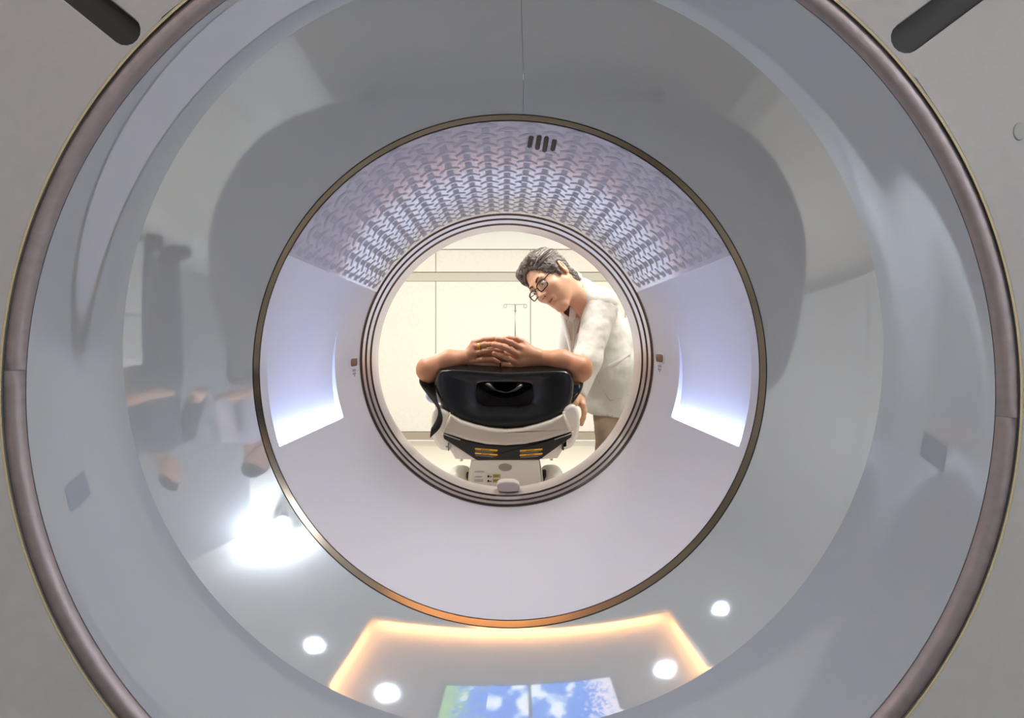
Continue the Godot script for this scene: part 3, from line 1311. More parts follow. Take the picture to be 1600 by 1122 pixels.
func star(poly: Array, c: Vector2, n: int) -> Array:
	# the outline read off at n even angles round c, so that outlines can be joined one to one
	var out := []
	for j in n:
		var dir := Vector2.from_angle(TAU * j / n)
		var best := 0.0
		for k in poly.size():
			var a := Vector2(poly[k][0], poly[k][1])
			var b := Vector2(poly[(k + 1) % poly.size()][0], poly[(k + 1) % poly.size()][1])
			var hit = Geometry2D.segment_intersects_segment(c, c + dir * 400.0, a, b)
			if hit != null:
				best = maxf(best, (hit - c).length())
		var v := c + dir * best
		out.append([v.x, v.y])
	return out


func shrink(list: Array, c: Vector2, by: float) -> Array:
	var out := []
	for q in list:
		var v := Vector2(q[0], q[1]) - c
		v = c + v * (1.0 - by / v.length())
		out.append([v.x, v.y])
	return out


func build_holder():
	var t := thing("head_holder", "glossy black head and arm support with a rounded hollow end and hanging strap", "head support", P(790, 668, 2.15))
	var c := Vector2(788.5, 613.0)
	var n := 96
	var o := star(spline([[680.4, 600], [681.2, 588], [685.5, 580.5], [694, 577.6], [720, 577.5], [755, 579.5], [790, 581.0], [825, 580.5], [860, 579.5], [880, 579.2], [890, 582.0], [895.6, 590], [896.6, 604], [894.6, 622], [888.5, 637], [876, 649.5], [852, 660.6], [822, 667.0], [790, 669.6], [758, 667.6], [730, 660.6], [706, 650], [691.5, 636.5], [684.0, 620]], 6), c, n)
	var h0 := star(spline([[744, 603], [748, 598.0], [770, 596.5], [808, 596.5], [829, 599], [833, 605], [833, 622], [827.5, 632], [812, 637], [790, 635.5], [760, 635.5], [748, 630], [743.6, 620]], 6), c, n)
	var h1 := star(spline([[747.5, 600.5], [760, 598.0], [790, 597.5], [816, 598.5], [829, 603], [822, 611], [806, 618.5], [790, 621.0], [771, 618.2], [756, 609.5]], 6), c, n)
	var h2 := star(spline([[757.5, 599.8], [770, 598.2], [790, 598], [806, 599], [817, 602], [810, 608.5], [803, 611.6], [788.5, 614.0], [772, 609.8], [764, 604.8]], 6), c, n)
	var g := Geo.new()
	var rows := []
	var raised := []
	for q in o:
		raised.append([q[0], q[1] - 8.0 * smoothstep(598.0, 582.0, q[1])])
	for q in [[raised, 0.0, 2.16], [raised, 0.0, 2.06], [o, 0.0, 2.015], [o, 0.7, 2.004], [o, 2.4, 1.997], [o, 5.0, 1.994], [o, 9.0, 1.9935]]:
		rows.append(pxs(shrink(q[0], c, q[1]), q[2]))
	g.grid(rows, true)
	# the end plate sinks softly towards the hollow
	var inner_g := Geo.new()
	var rows2 := [rows[-1]]
	for q in [[h0, -3.0, 1.996], [h0, 0.0, 2.0], [h0, 1.2, 2.008], [h1, -2.0, 2.012], [h1, 0.0, 2.016], [h1, 0.0, 2.03]]:
		rows2.append(pxs(shrink(q[0], c, q[1]), q[2]))
	rows2.append(pxs(h2, 2.16))
	g.grid(rows2.slice(0, 3), true)
	inner_g.grid(rows2.slice(2), true)
	g.smooth(3)
	g.grid([rows2[-1], rows[0]], true)
	part("end_plate", g, mats.gloss_black, t)
	part("hollow", inner_g, mats.matt_black, t)
	# trough behind the end plate: curved outside, hollow on top
	var outer := []
	var inner := []
	for k in 41:
		var u := k / 40.0 * 2.0 - 1.0
		outer.append([788.5 + 107.0 * u, 583.0 + 85.0 * sqrt(maxf(0.0, 1.0 - u * u * 0.97)) - 14.0])
		inner.append([788.5 + 99.0 * u, 581.0 + 66.0 * pow(maxf(0.0, 1.0 - u * u), 0.8)])
	inner.reverse()
	var trough := Geo.new()
	var list := PackedVector3Array()
	for q in outer + inner:
		list.append(P(q[0], q[1], 2.15))
	trough.prism(list, Vector3(0, 0, -0.27), 0.002)
	part("trough", trough, mats.gloss_black, t)
	for s: float in [-1.0, 1.0]:
		var pad := Geo.new()
		pad.prism(pxs([[788.5 + s * 44, 590], [788.5 + s * 102, 580.5], [788.5 + s * 103, 586], [788.5 + s * 60, 618], [788.5 + s * 44, 616]], 2.165), Vector3(0, 0, -0.2), 0.004)
		part("arm_pad", pad, mats.gloss_black, t)
	# the strap: wide on the left with a loose tail, a thin edge on the right
	var st := Geo.new()
	ribbon(st, [[[660.2, 575.2], [673.0, 591.5], 2.10, 2.10], [[655.2, 592.0], [679.5, 598.0], 2.08, 2.06], [[656.8, 601.0], [680.5, 612.0], 2.04, 2.02], [[668.0, 617.0], [683.0, 624.5], 1.985, 1.99], [[676.5, 627.5], [684.6, 630.5], 1.965, 1.985], [[683.0, 637.0], [686.0, 632.5], 1.955, 1.97], [[684.8, 645.0], [690.0, 645.5], 1.95, 1.96], [[681.6, 655.8], [691.8, 653.5], 1.948, 1.95], [[676.5, 665.5], [689.8, 663.5], 1.947, 1.945], [[673.4, 670.5], [684.5, 672.5], 1.947, 1.945], [[672.0, 684.2], [674.5, 681.8], 1.947, 1.945]], 0.0022)
	part("strap", st, mats.strap, t)
	st = Geo.new()
	ribbon(st, [[[905.0, 585.0], [911.2, 574.5], 2.06, 2.14], [[907.0, 592.5], [911.6, 584], 2.05, 2.14], [[907.2, 601.0], [911.4, 597], 2.04, 2.14], [[906.0, 607.0], [909.2, 607.5], 2.03, 2.13], [[902.5, 615.5], [904.4, 616.5], 2.03, 2.11], [[897.0, 623.5], [898.6, 624.8], 2.02, 2.08], [[891.5, 630.2], [893.0, 631.8], 2.02, 2.06], [[886.0, 636.0], [887.4, 637.6], 2.02, 2.05]], 0.0022)
	tag(part("strap", st, mats.strap, t), "narrow edge of the black strap round the right elbow")


func ribbon(g: Geo, list: Array, thick: float):
	# a band with two edges [left px, right px, left distance, right distance] per station
	var l := []
	var r := []
	for q in list:
		l.append(P(q[0][0], q[0][1], q[2]))
		r.append(P(q[1][0], q[1][1], q[3]))
	l = spline3(l, 4)
	r = spline3(r, 4)
	var rows := []
	for i in l.size():
		var dir: Vector3 = (l[mini(i + 1, l.size() - 1)] - l[maxi(i - 1, 0)])
		var nor: Vector3 = dir.cross(r[i] - l[i]).normalized() * thick / 2
		rows.append(PackedVector3Array([l[i] + nor, r[i] + nor, r[i] - nor, l[i] - nor]))
	g.grid(rows, true)
	g.fan(rows[0], true)
	g.fan(rows[-1])


func build_stand():
	var t := thing("drip_stand", "thin steel drip stand with two curled hooks by the far wall", "drip stand", Vector3(0.123, 0, -5.6))
	var d := 5.6
	var top := P(805, 476, d)
	var g := Geo.new()
	g.tube([Vector3(top.x, 0.08, -d), Vector3(top.x, 1.0, -d)], 0.0095, 12)
	part("base_pole", g, mats.grey_metal, t)
	g = Geo.new()
	g.tube([Vector3(top.x, 0.95, -d), top], 0.0065, 12)
	part("pole", g, mats.grey_metal, t)
	g = Geo.new()
	g.tube([P(805, 484, d), P(805, 486.5, d)], 0.0105, 12)
	part("clamp_collar", g, mats.grey_metal, t)
	for s: float in [-1.0, 1.0]:
		var hook := Geo.new()
		var path := [top, P(805 + s * 10, 475.6, d), P(805 + s * 15.6, 475.8, d)]
		for k in 12:
			var a := -PI / 2 + TAU * k / 12.0 * 0.93
			path.append(P(805 + s * (15.8 + 2.6 * cos(a)), 478.4 + 2.6 * sin(a), d - 0.004))
		hook.tube(path, 0.0036, 8)
		part("hook", hook, mats.grey_metal, t)
	for k in 5:
		var a := TAU * k / 5 + 0.3
		var leg := Geo.new()
		var e := Vector3(top.x + 0.28 * cos(a), 0.055, -d + 0.28 * sin(a))
		leg.tube([Vector3(top.x, 0.11, -d), e], 0.010, 8)
		var l := part("leg", leg, mats.grey_metal, t)
		var w := Geo.new()
		w.ball(e - Vector3(0, 0.028, 0), Vector3(0.014, 0.027, 0.027))
		part("caster", w, mats.slot, l)


# ---------------------------------------------------------------- what stands behind the camera and shows in the bowl's gloss
func build_near_side():
	var t := thing("equipment_trolley", "wide grey equipment trolley with rounded moulded body behind the camera", "trolley", Vector3(0.03, 0, 0.6))
	var g := Geo.new()
	var o := spline([[-0.55, 0.12], [0.55, 0.12], [0.92, 0.46], [0.86, 0.98], [0.6, 1.03], [0.0, 1.02], [-0.60, 1.03], [-0.86, 0.98], [-0.92, 0.46]], 5)
	var list := PackedVector3Array()
	for q in o:
		list.append(Vector3(q[0] + 0.03, q[1], 0.35))
	g.prism(list, Vector3(0, 0, 0.55), 0.06)
	part("body", g, mats.trolley, t)
	for q in [[-0.45, 0.48], [0.5, 0.48], [-0.45, 0.86], [0.5, 0.86]]:
		var w := Geo.new()
		w.lathe(Vector3(q[0], 0.06, q[1]), [Vector2(0.001, -0.025), Vector2(0.05, -0.025), Vector2(0.06, -0.012), Vector2(0.06, 0.012), Vector2(0.05, 0.025), Vector2(0.001, 0.025)], 20, Basis(Vector3.UP, Vector3.RIGHT, Vector3.FORWARD))
		w.box(Vector3(q[0], 0.11, q[1]), Vector3(0.03, 0.1, 0.03), 0.004)
		part("caster", w, mats.slot, t)
	# drawer cabinet by the right wall
	t = thing("drawer_cabinet", "white drawer cabinet with square recessed grips by the right wall", "cabinet", Vector3(2.4, 0, 0.78))
	g = Geo.new()
	slab(g, 2.15, 2.7, 0.0, 0.86, 0.55, 1.0, 0.006)
	part("body", g, mats.side_panel, t)
	for k in 3:
		var d := Geo.new()
		slab(d, 2.135, 2.152, 0.05 + k * 0.27, 0.30 + k * 0.27, 0.56, 0.99, 0.003)
		var dr := part("drawer", d, mats.side_panel, t)
		var h := Geo.new()
		slab(h, 2.128, 2.137, 0.16 + k * 0.27, 0.21 + k * 0.27, 0.80, 0.86, 0.002)
		part("grip", h, mats.slot, dr)
	g = Geo.new()
	slab(g, 2.7, 2.745, 0.0, 2.45, 1.3, 2.3, 0.004)
	structure("door_1", g, mats.door, "grey sliding door in the right wall")
	# the wall spotlight whose beam makes a bright patch in the corner
	t = thing("wall_spotlight", "black wall spotlight throwing a bright patch on wall and ceiling", "spotlight", Vector3(2.62, 2.56, 2.62))
	var ax := Basis.looking_at(Vector3(-0.5, 0.15, -0.9)) * Basis(Vector3.RIGHT, -PI / 2)
	g = Geo.new()
	g.lathe(Vector3(2.6, 2.5, 2.6), [Vector2(0.001, -0.14), Vector2(0.045, -0.14), Vector2(0.06, -0.05), Vector2(0.075, 0.0), Vector2(0.078, 0.005), Vector2(0.068, 0.004)], 24, ax)
	part("housing", g, mats.slot, t)
	g = Geo.new()
	g.lathe(Vector3(2.6, 2.5, 2.6), [Vector2(0.001, 0.0), Vector2(0.068, 0.002)], 24, ax)
	part("lens", g, glow(Color(0.95, 0.97, 1.0), 10.0), t)
	g = Geo.new()
	g.tube([Vector3(2.62, 2.5, 2.68), Vector3(2.70, 2.55, 2.72), Vector3(2.76, 2.55, 2.72)], 0.012)
	part("bracket", g, mats.slot, t)
	omni(Vector3(2.6, 2.5, 2.6) + ax.y * 0.12, Color(0.93, 0.96, 1.0), GLARE, 0.05)
	t = thing("smoke_detector", "small white smoke detector on the ceiling tray", "smoke detector", Vector3(-0.95, 2.86, 1.15))
	g = Geo.new()
	g.lathe(Vector3(-0.95, 2.86, 1.17), [Vector2(0.05, 0.0), Vector2(0.05, -0.02), Vector2(0.03, -0.045), Vector2(0.001, -0.047)], 20)
	part("housing", g, mats.ceiling, t)


# ---------------------------------------------------------------- people
func joined(list: Array) -> ArrayMesh:
	# [mesh, transform] pairs into one mesh
	var st := SurfaceTool.new()
	st.begin(Mesh.PRIMITIVE_TRIANGLES)
	for q in list:
		st.append_from(q[0], 0, q[1])
	return st.commit()


func head_field() -> Field:
	# x towards its left ear, y up, z out of the face
	var f := Field.new(Vector3(-0.11, -0.225, -0.13), Vector3(0.11, 0.14, 0.14), 0.0036)
	f.blob(Vector3(0, 0.024, -0.012), Vector3(0.076, 0.094, 0.096), Basis(), 0.01)
	f.blob(Vector3(0, -0.042, 0.028), Vector3(0.061, 0.082, 0.066), Basis(), 0.03)
	for s: float in [-1.0, 1.0]:
		f.bone(Vector3(s * 0.049, -0.052, 0.008), Vector3(s * 0.014, -0.112, 0.064), 0.021, 0.017, 0.025)
		f.blob(Vector3(s * 0.036, -0.028, 0.062), Vector3(0.026, 0.024, 0.024), Basis(), 0.02)
	f.blob(Vector3(0, -0.112, 0.070), Vector3(0.020, 0.015, 0.016), Basis(), 0.02)
	f.bone(Vector3(-0.036, 0.022, 0.076), Vector3(0.036, 0.022, 0.076), 0.013, 0.013, 0.015)
	for s: float in [-1.0, 1.0]:
		f.blob(Vector3(s * 0.032, 0.003, 0.104), Vector3(0.018, 0.011, 0.016), Basis(), 0.012, true)
	f.bone(Vector3(0, 0.010, 0.090), Vector3(0, -0.030, 0.112), 0.008, 0.0115, 0.010)
	for s: float in [-1.0, 1.0]:
		f.blob(Vector3(s * 0.0125, -0.034, 0.103), Vector3(0.008, 0.008, 0.009), Basis(), 0.006)
	f.bone(Vector3(-0.019, -0.064, 0.086), Vector3(0.019, -0.064, 0.086), 0.007, 0.007, 0.008)
	f.bone(Vector3(-0.016, -0.073, 0.085), Vector3(0.016, -0.073, 0.085), 0.007, 0.007, 0.006)
	for s: float in [-1.0, 1.0]:
		var b := Basis(Vector3.BACK, s * -0.12) * Basis(Vector3.UP, s * 0.35)
		f.blob(Vector3(s * 0.080, -0.006, -0.014), Vector3(0.008, 0.033, 0.020), b, 0.006)
		f.blob(Vector3(s * 0.088, 0.0, -0.010), Vector3(0.006, 0.018, 0.010), b, 0.004, true)
	f.bone(Vector3(0, -0.06, -0.03), Vector3(0, -0.19, -0.055), 0.053, 0.058, 0.03)
	return f


func add_face(person: Node3D, tr: Transform3D, brow: Material):
	for s: float in [-1.0, 1.0]:
		var g := Geo.new()
		g.ball(tr * Vector3(s * 0.032, 0.000, 0.083), Vector3(0.0125, 0.0072, 0.0118), tr.basis, 16)
		var eye := part("eye", g, mats.eye, person)
		g = Geo.new()
		g.ball(tr * Vector3(s * 0.0315, -0.001, 0.0925), Vector3(0.0052, 0.0052, 0.0035), tr.basis, 12)
		part("iris", g, mats.iris, eye)
		g = Geo.new()
		g.tube(spline3([tr * Vector3(s * 0.014, 0.023, 0.0905), tr * Vector3(s * 0.030, 0.029, 0.089), tr * Vector3(s * 0.047, 0.024, 0.078)], 4), 0.0042, 8, 0.0024)
		part("eyebrow", g, brow, person)
		g = Geo.new()
		g.tube(spline3([tr * Vector3(s * 0.020, 0.007, 0.0925), tr * Vector3(s * 0.032, 0.0105, 0.0945), tr * Vector3(s * 0.044, 0.006, 0.089)], 4), 0.0016, 6, 0.001)
		part("eyelid", g, brow, person)
		g = Geo.new()
		g.ball(tr * Vector3(s * 0.0065, -0.0405, 0.1075), Vector3(0.0032, 0.0022, 0.004), tr.basis, 10)
		part("nostril", g, mats.iris, person)
	var lips := Geo.new()
	lips.tube(spline3([tr * Vector3(-0.023, -0.067, 0.086), tr * Vector3(-0.01, -0.0655, 0.0925), tr * Vector3(0, -0.067, 0.0935), tr * Vector3(0.01, -0.0655, 0.0925), tr * Vector3(0.023, -0.067, 0.086)], 4), 0.0034, 8)
	part("lips", lips, mats.lips, person)
	var line := Geo.new()
	line.tube(spline3([tr * Vector3(-0.024, -0.0685, 0.0865), tr * Vector3(0, -0.0695, 0.0962), tr * Vector3(0.024, -0.0685, 0.0865)], 6), 0.0011, 6)
	part("mouth_line", line, mats.mouth, person)


func surface_at(f: Field, px: float, py: float, d0: float, d1: float, miss: float) -> float:
	var d := d0
	while d < d1:
		var q := (P(px, py, d) - f.lo) / f.h
		var i := Vector3i(q.round())
		if i.x >= 0 and i.y >= 0 and i.z >= 0 and i.x < f.n.x and i.y < f.n.y and i.z < f.n.z:
			if f.d[(i.z * f.n.y + i.y) * f.n.x + i.x] < 0.0:
				return d
		d += 0.004
	return miss


func on_cloth(fs: Array, left: Array, right: Array, across: int, lift: float, thick: float, miss: float) -> Geo:
	# a flap of cloth between two pixel curves, laid on a body
	var g := Geo.new()
	var rows := []
	for i in left.size():
		var line := PackedVector3Array()
		for j in across + 1:
			var t := float(j) / across
			var x := lerpf(left[i][0], right[i][0], t)
			var y := lerpf(left[i][1], right[i][1], t)
			var d := miss
			for f in fs:
				d = minf(d, surface_at(f, x, y, 2.15, 2.75, miss))
			line.append(P(x, y, d - lift))
		rows.append(line)
	for turn in 3:
		for i in range(0, rows.size()):
			for j in across + 1:
				var sum := 0.0
				var n := 0
				for e in [[-1, 0], [1, 0], [0, -1], [0, 1], [0, 0]]:
					if i + e[0] >= 0 and i + e[0] < rows.size() and j + e[1] >= 0 and j + e[1] <= across:
						sum += rows[i + e[0]][j + e[1]].z
						n += 1
				var v: Vector3 = rows[i][j]
				var k := (sum / n) / v.z
				rows[i][j] = Vector3(v.x * k, CAMY + (v.y - CAMY) * k, v.z * k)
	g.grid(rows)
	var back := []
	for r in rows:
		var line := PackedVector3Array()
		for v in r:
			line.append(v + Vector3(0, 0, -thick))
		back.append(line)
	g.smooth(1)
	g.grid(back)
	g.smooth(2)
	for j in [0, across]:
		var e0 := PackedVector3Array()
		var e1 := PackedVector3Array()
		for i in rows.size():
			e0.append(rows[i][j])
			e1.append(back[i][j])
		g.grid([e0, e1])
	g.grid([rows[0], back[0]])
	g.grid([rows[-1], back[-1]])
	return g


func finger(f: Field, pts: Array, r0: float, r1: float, k := 0.004):
	for i in pts.size() - 1:
		f.bone(pts[i], pts[i + 1], lerpf(r0, r1, float(i) / (pts.size() - 1)), lerpf(r0, r1, float(i + 1) / (pts.size() - 1)), k)


func build_doctor():
	var t := thing("person", "man in white doctor's coat and black glasses leaning over the table end", "person", Vector3(0.5, 0, -2.5))
	# --- skin: head, neck, forearm and hand
	var r := Vector3(0.43, 0.55, 0.716).normalized()
	var u := Vector3(-0.70, 0.70, -0.11)
	u = (u - r * u.dot(r)).normalized()
	var hb := Basis(r, u, r.cross(u))
	var tr := Transform3D(hb, P(860, 437, 2.36))
	var skin := [[head_field().mesh(), tr]]
	var neck := Field.new(P(850, 520, 2.6).min(P(850, 520, 2.2)), P(960, 425, 2.6).max(P(960, 425, 2.2)), 0.006)
	neck.bone(tr * Vector3(0, -0.05, -0.035), P(893, 472, 2.42), 0.052, 0.058, 0.02)
	neck.bone(P(893, 472, 2.42), P(912, 500, 2.46), 0.054, 0.06, 0.03)
	skin.append([neck.mesh(), Transform3D()])
	var hand := Field.new(P(885, 672, 2.28).min(P(885, 672, 2.1)), P(928, 590, 2.28).max(P(928, 590, 2.1)), 0.0028)
	hand.bone(P(906, 596, 2.21), P(901, 621, 2.195), 0.027, 0.023, 0.01)
	for i in 4:
		var d := 2.165 + 0.019 * i
		hand.bone(P(901, 620, 2.195), P(910.5, 632.5, d), 0.019, 0.0115, 0.014)
		finger(hand, [P(910.5, 632.5, d), P(913.0, 643.5, d - 0.002), P(911.6, 653.0, d - 0.003), P(908.6, [659.0, 663.0, 662.0, 657.0][i], d - 0.003)], 0.0108, 0.0078)
	finger(hand, [P(902, 622, 2.175), P(898, 629.5, 2.15), P(893.5, 632.5, 2.14), P(889.5, 633.5, 2.135)], 0.014, 0.0085, 0.008)
	skin.append([hand.mesh(), Transform3D()])
	var trunk := Field.new(Vector3(0.18, 0.05, -2.72), Vector3(0.62, 1.30, -2.15), 0.012)
	trunk.bone(P(914, 496, 2.46), P(936, 530, 2.48), 0.05, 0.08, 0.04)
	trunk.bone(P(936, 530, 2.48), P(968, 640, 2.50), 0.08, 0.08, 0.04)
	trunk.bone(P(938, 482, 2.35), P(919, 562, 2.257), 0.045, 0.036, 0.03)
	trunk.bone(P(910, 490, 2.43), P(938, 482, 2.36), 0.05, 0.045, 0.03)
	trunk.bone(P(919, 562, 2.257), P(904, 606, 2.212), 0.036, 0.026, 0.01)
	trunk.bone(P(962, 640, 2.46), Vector3(0.46, 0.50, -2.42), 0.08, 0.055, 0.03)
	trunk.bone(Vector3(0.46, 0.50, -2.42), Vector3(0.47, 0.08, -2.44), 0.055, 0.04, 0.02)
	trunk.bone(P(972, 640, 2.54), Vector3(0.53, 0.50, -2.60), 0.08, 0.055, 0.03)
	trunk.bone(Vector3(0.53, 0.50, -2.60), Vector3(0.54, 0.08, -2.62), 0.055, 0.04, 0.02)
	skin.append([trunk.mesh(), Transform3D()])
	part("body", joined(skin), mats.skin_pale, t)
	add_face(t, tr, mats.brow)
	# --- hair, short and swept
	var hf := Field.new(Vector3(-0.12, -0.15, -0.145), Vector3(0.12, 0.16, 0.135), 0.0036)
	hf.blob(Vector3(0, 0.038, -0.014), Vector3(0.086, 0.096, 0.103), Basis(), 0.01)
	hf.blob(Vector3(0, -0.045, -0.062), Vector3(0.064, 0.06, 0.045), Basis(), 0.02)
	for s: float in [-1.0, 1.0]:
		hf.bone(Vector3(s * 0.076, 0.03, 0.022), Vector3(s * 0.074, -0.018, 0.020), 0.013, 0.007, 0.01)
	hf.bone(Vector3(-0.048, 0.104, 0.036), Vector3(0.040, 0.106, 0.042), 0.023, 0.023, 0.02)
	hf.bone(Vector3(-0.070, 0.074, 0.036), Vector3(-0.052, 0.098, 0.044), 0.017, 0.019, 0.015)
	hf.blob(Vector3(0, -0.012, 0.098), Vector3(0.072, 0.100, 0.068), Basis(), 0.008, true)
	for s: float in [-1.0, 1.0]:
		hf.blob(Vector3(s * 0.094, -0.012, -0.008), Vector3(0.024, 0.040, 0.025), Basis(), 0.006, true)
	hf.slice(Vector3(0, -0.095, -0.05), Vector3(0, -1, 0.2))
	hf.ripple(0.006, 38.0, 3)
	hf.ripple(0.004, 90.0, 4)
	var hs := joined([[hf.mesh(), tr]])
	part("hair", hs, mats.hair_grey, t)
	build_strands(t, hf, tr)
	build_glasses(t, tr)
	# --- coat
	var coat := Field.new(Vector3(0.12, 0.72, -2.80), Vector3(0.74, 1.44, -2.08), 0.0085)
	coat.bone(P(908, 474, 2.44), P(926, 515, 2.46), 0.076, 0.125, 0.05)
	coat.bone(P(925, 515, 2.46), P(950, 575, 2.48), 0.120, 0.130, 0.05)
	coat.bone(P(950, 575, 2.48), P(964, 640, 2.49), 0.130, 0.125, 0.05)
	coat.bone(P(964, 640, 2.49), P(968, 665, 2.49), 0.125, 0.135, 0.03)
	coat.bone(P(986, 540, 2.52), P(990, 640, 2.54), 0.12, 0.13, 0.04)
	coat.bone(P(905, 462, 2.42), P(940, 474, 2.345), 0.058, 0.066, 0.05)
	coat.bone(P(905, 462, 2.44), P(905, 492, 2.57), 0.058, 0.06, 0.05)
	coat.slice(P(955, 652, 2.4), Vector3(-0.10, -1.0, 0.0))
	coat.slice(P(921, 612, 2.4), Vector3(-1.0, -0.12, 0.25))
	coat.ripple(0.006, 7.0, 5)
	# the hollow of the collar
	var hole := Field.new(coat.lo, coat.lo + Vector3(coat.n) * coat.h - Vector3.ONE * coat.h, coat.h)
	hole.bone(tr * Vector3(0, -0.06, -0.03), P(892, 468, 2.41), 0.060, 0.050, 0.01)
	hole.bone(P(888, 462, 2.39), P(881, 484, 2.36), 0.034, 0.018, 0.02)
	if hole.d.size() == coat.d.size():
		coat.carve(hole)
	var cm := part("coat", coat, mats.coat, t)
	var sleeve := Field.new(Vector3(0.20, 0.83, -2.52), Vector3(0.52, 1.32, -2.04), 0.007)
	sleeve.bone(P(938, 480, 2.345), P(919, 562, 2.255), 0.068, 0.052, 0.02)
	sleeve.bone(P(919, 562, 2.255), P(903, 614, 2.21), 0.052, 0.037, 0.02)
	sleeve.slice(P(902.5, 618.0, 2.2), P(902, 618, 2.2) - P(919, 562, 2.25))
	sleeve.ripple(0.007, 6.0, 8)
	sleeve.ripple(0.0025, 16.0, 9)
	part("sleeve", sleeve, mats.coat, cm)
	var far := Field.new(Vector3(0.12, 0.80, -2.85), Vector3(0.5, 1.3, -2.4), 0.012)
	far.bone(P(897, 494, 2.58), P(884, 560, 2.6), 0.055, 0.048, 0.02)
	far.bone(P(884, 560, 2.6), P(880, 610, 2.55), 0.048, 0.036, 0.02)
	part("sleeve", far, mats.coat, cm)
	# collar and lapels
	var lap := on_cloth([coat, neck, trunk], spline([[898.5, 423.5], [896.5, 436], [892.0, 452], [888.6, 470], [887.0, 492], [888.5, 512], [892.0, 532], [894.5, 548]], 4, false), spline([[908.5, 428.5], [911.0, 440], [910.0, 456], [906.0, 472], [900.0, 492], [899.0, 508], [897.2, 528], [895.6, 548]], 4, false), 6, 0.010, 0.005, 2.44)
	part("lapel", lap, mats.coat, cm)
	lap = on_cloth([coat], spline([[895.5, 480], [899.0, 486], [896.5, 500], [895.5, 520], [895.0, 545]], 4, false), spline([[906.5, 472], [909.0, 488], [905.0, 504], [900.5, 522], [896.0, 545]], 4, false), 5, 0.009, 0.005, 2.40)
	part("lapel", lap, mats.coat, cm)
	var lf := Geo.new()
	ribbon(lf, [[[876.0, 478], [880.5, 477], 2.47, 2.44], [[876.5, 492], [884.0, 494], 2.48, 2.44], [[880.0, 510], [888.0, 512], 2.49, 2.45], [[886.0, 532], [891.5, 532], 2.49, 2.46], [[892.0, 556], [894.0, 556], 2.48, 2.46]], 0.004)
	part("lapel", lf, mats.coat, cm)
	var collar := Geo.new()
	ribbon(collar, [[[886.5, 431.5], [896.5, 438.0], 2.50, 2.44], [[893.0, 427.0], [899.0, 436.0], 2.48, 2.42], [[899.0, 423.0], [902.5, 436.0], 2.44, 2.40], [[905.0, 426.5], [907.0, 440.0], 2.41, 2.385], [[909.5, 433.0], [910.0, 448.0], 2.385, 2.37]], 0.005)
	tag(part("collar", collar, mats.coat, cm), "turned-up back of the white collar")
	var shirt := Geo.new()
	ribbon(shirt, [[[878.0, 468], [892.0, 466.0], 2.37, 2.35], [[879.0, 480], [890.0, 482], 2.355, 2.34], [[881.5, 490], [889.0, 495], 2.345, 2.34]], 0.004)
	part("dark_shirt", shirt, mats.shirt, t)
	# pocket, its welt and seams, then painted shade lines on the lapels
	var welt := on_cloth([coat], spline([[930, 580.5], [950, 571.5], [970, 559.5], [985, 548.5]], 4, false), spline([[931, 584.0], [951, 575.2], [971, 563.2], [986.5, 552.5]], 4, false), 2, 0.004, 0.003, 2.42)
	part("pocket_welt", welt, mats.coat, cm)
	var seam_and_shade := Geo.new()
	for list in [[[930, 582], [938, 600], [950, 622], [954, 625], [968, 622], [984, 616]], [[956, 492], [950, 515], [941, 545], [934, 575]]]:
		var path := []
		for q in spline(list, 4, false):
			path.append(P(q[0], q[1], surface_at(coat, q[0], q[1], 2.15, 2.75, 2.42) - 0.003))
		seam_and_shade.tube(path, 0.0016, 6)
	for list in [[[906.5, 472], [909.0, 488], [905.0, 504], [900.5, 522], [896.0, 545]], [[898.5, 487], [902.5, 481], [906.0, 473]], [[911.0, 440], [910.0, 456], [906.0, 472]], [[888.8, 470], [887.2, 492], [888.7, 512], [892.2, 532]]]:  # grey lines painted as the shadow along the lapel and front edges
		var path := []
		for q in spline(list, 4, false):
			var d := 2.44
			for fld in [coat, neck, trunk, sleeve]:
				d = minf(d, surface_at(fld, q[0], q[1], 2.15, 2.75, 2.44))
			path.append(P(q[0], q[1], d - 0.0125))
		seam_and_shade.tube(path, 0.0015, 6)
	tag(part("seam_and_shade", seam_and_shade, mats.coat_seam_and_shade, cm), "", "", "", "stuff")
	for q in [[896.5, 521.5, 2.0], [899.2, 520.6, 1.2], [901.0, 520.2, 2.2], [897.5, 523.8, 1.4], [903.8, 519.2, 1.3]]:
		var d := minf(surface_at(coat, q[0], q[1], 2.1, 2.75, 2.38), surface_at(sleeve, q[0], q[1], 2.1, 2.75, 2.75)) - 0.008
		var mark := Geo.new()
		mark.box(P(q[0], q[1], d), Vector3(q[2] * 0.0026, 0.0030, 0.002), 0.0004)
		tag(part("embroidered_mark", mark, mats.navy, cm), "small blue embroidery on the chest")
	# --- trousers and shoes
	var tf := Field.new(Vector3(0.28, 0.04, -2.75), Vector3(0.68, 0.92, -2.3), 0.012)
	tf.bone(P(962, 645, 2.46), Vector3(0.46, 0.50, -2.42), 0.092, 0.070, 0.03)
	tf.bone(Vector3(0.46, 0.50, -2.42), Vector3(0.47, 0.06, -2.44), 0.070, 0.058, 0.03)
	tf.bone(P(975, 645, 2.56), Vector3(0.53, 0.50, -2.60), 0.092, 0.070, 0.03)
	tf.bone(Vector3(0.53, 0.50, -2.60), Vector3(0.54, 0.06, -2.62), 0.070, 0.058, 0.03)
	tf.ripple(0.008, 12.0, 2)
	part("trousers", tf, mats.trousers, t)
	for q in [Vector3(0.44, 0.035, -2.42), Vector3(0.51, 0.035, -2.60)]:
		var g := Geo.new()
		g.ball(q, Vector3(0.13, 0.05, 0.05), Basis(), 16, 0.8)
		part("shoe", g, mats.slot, t)


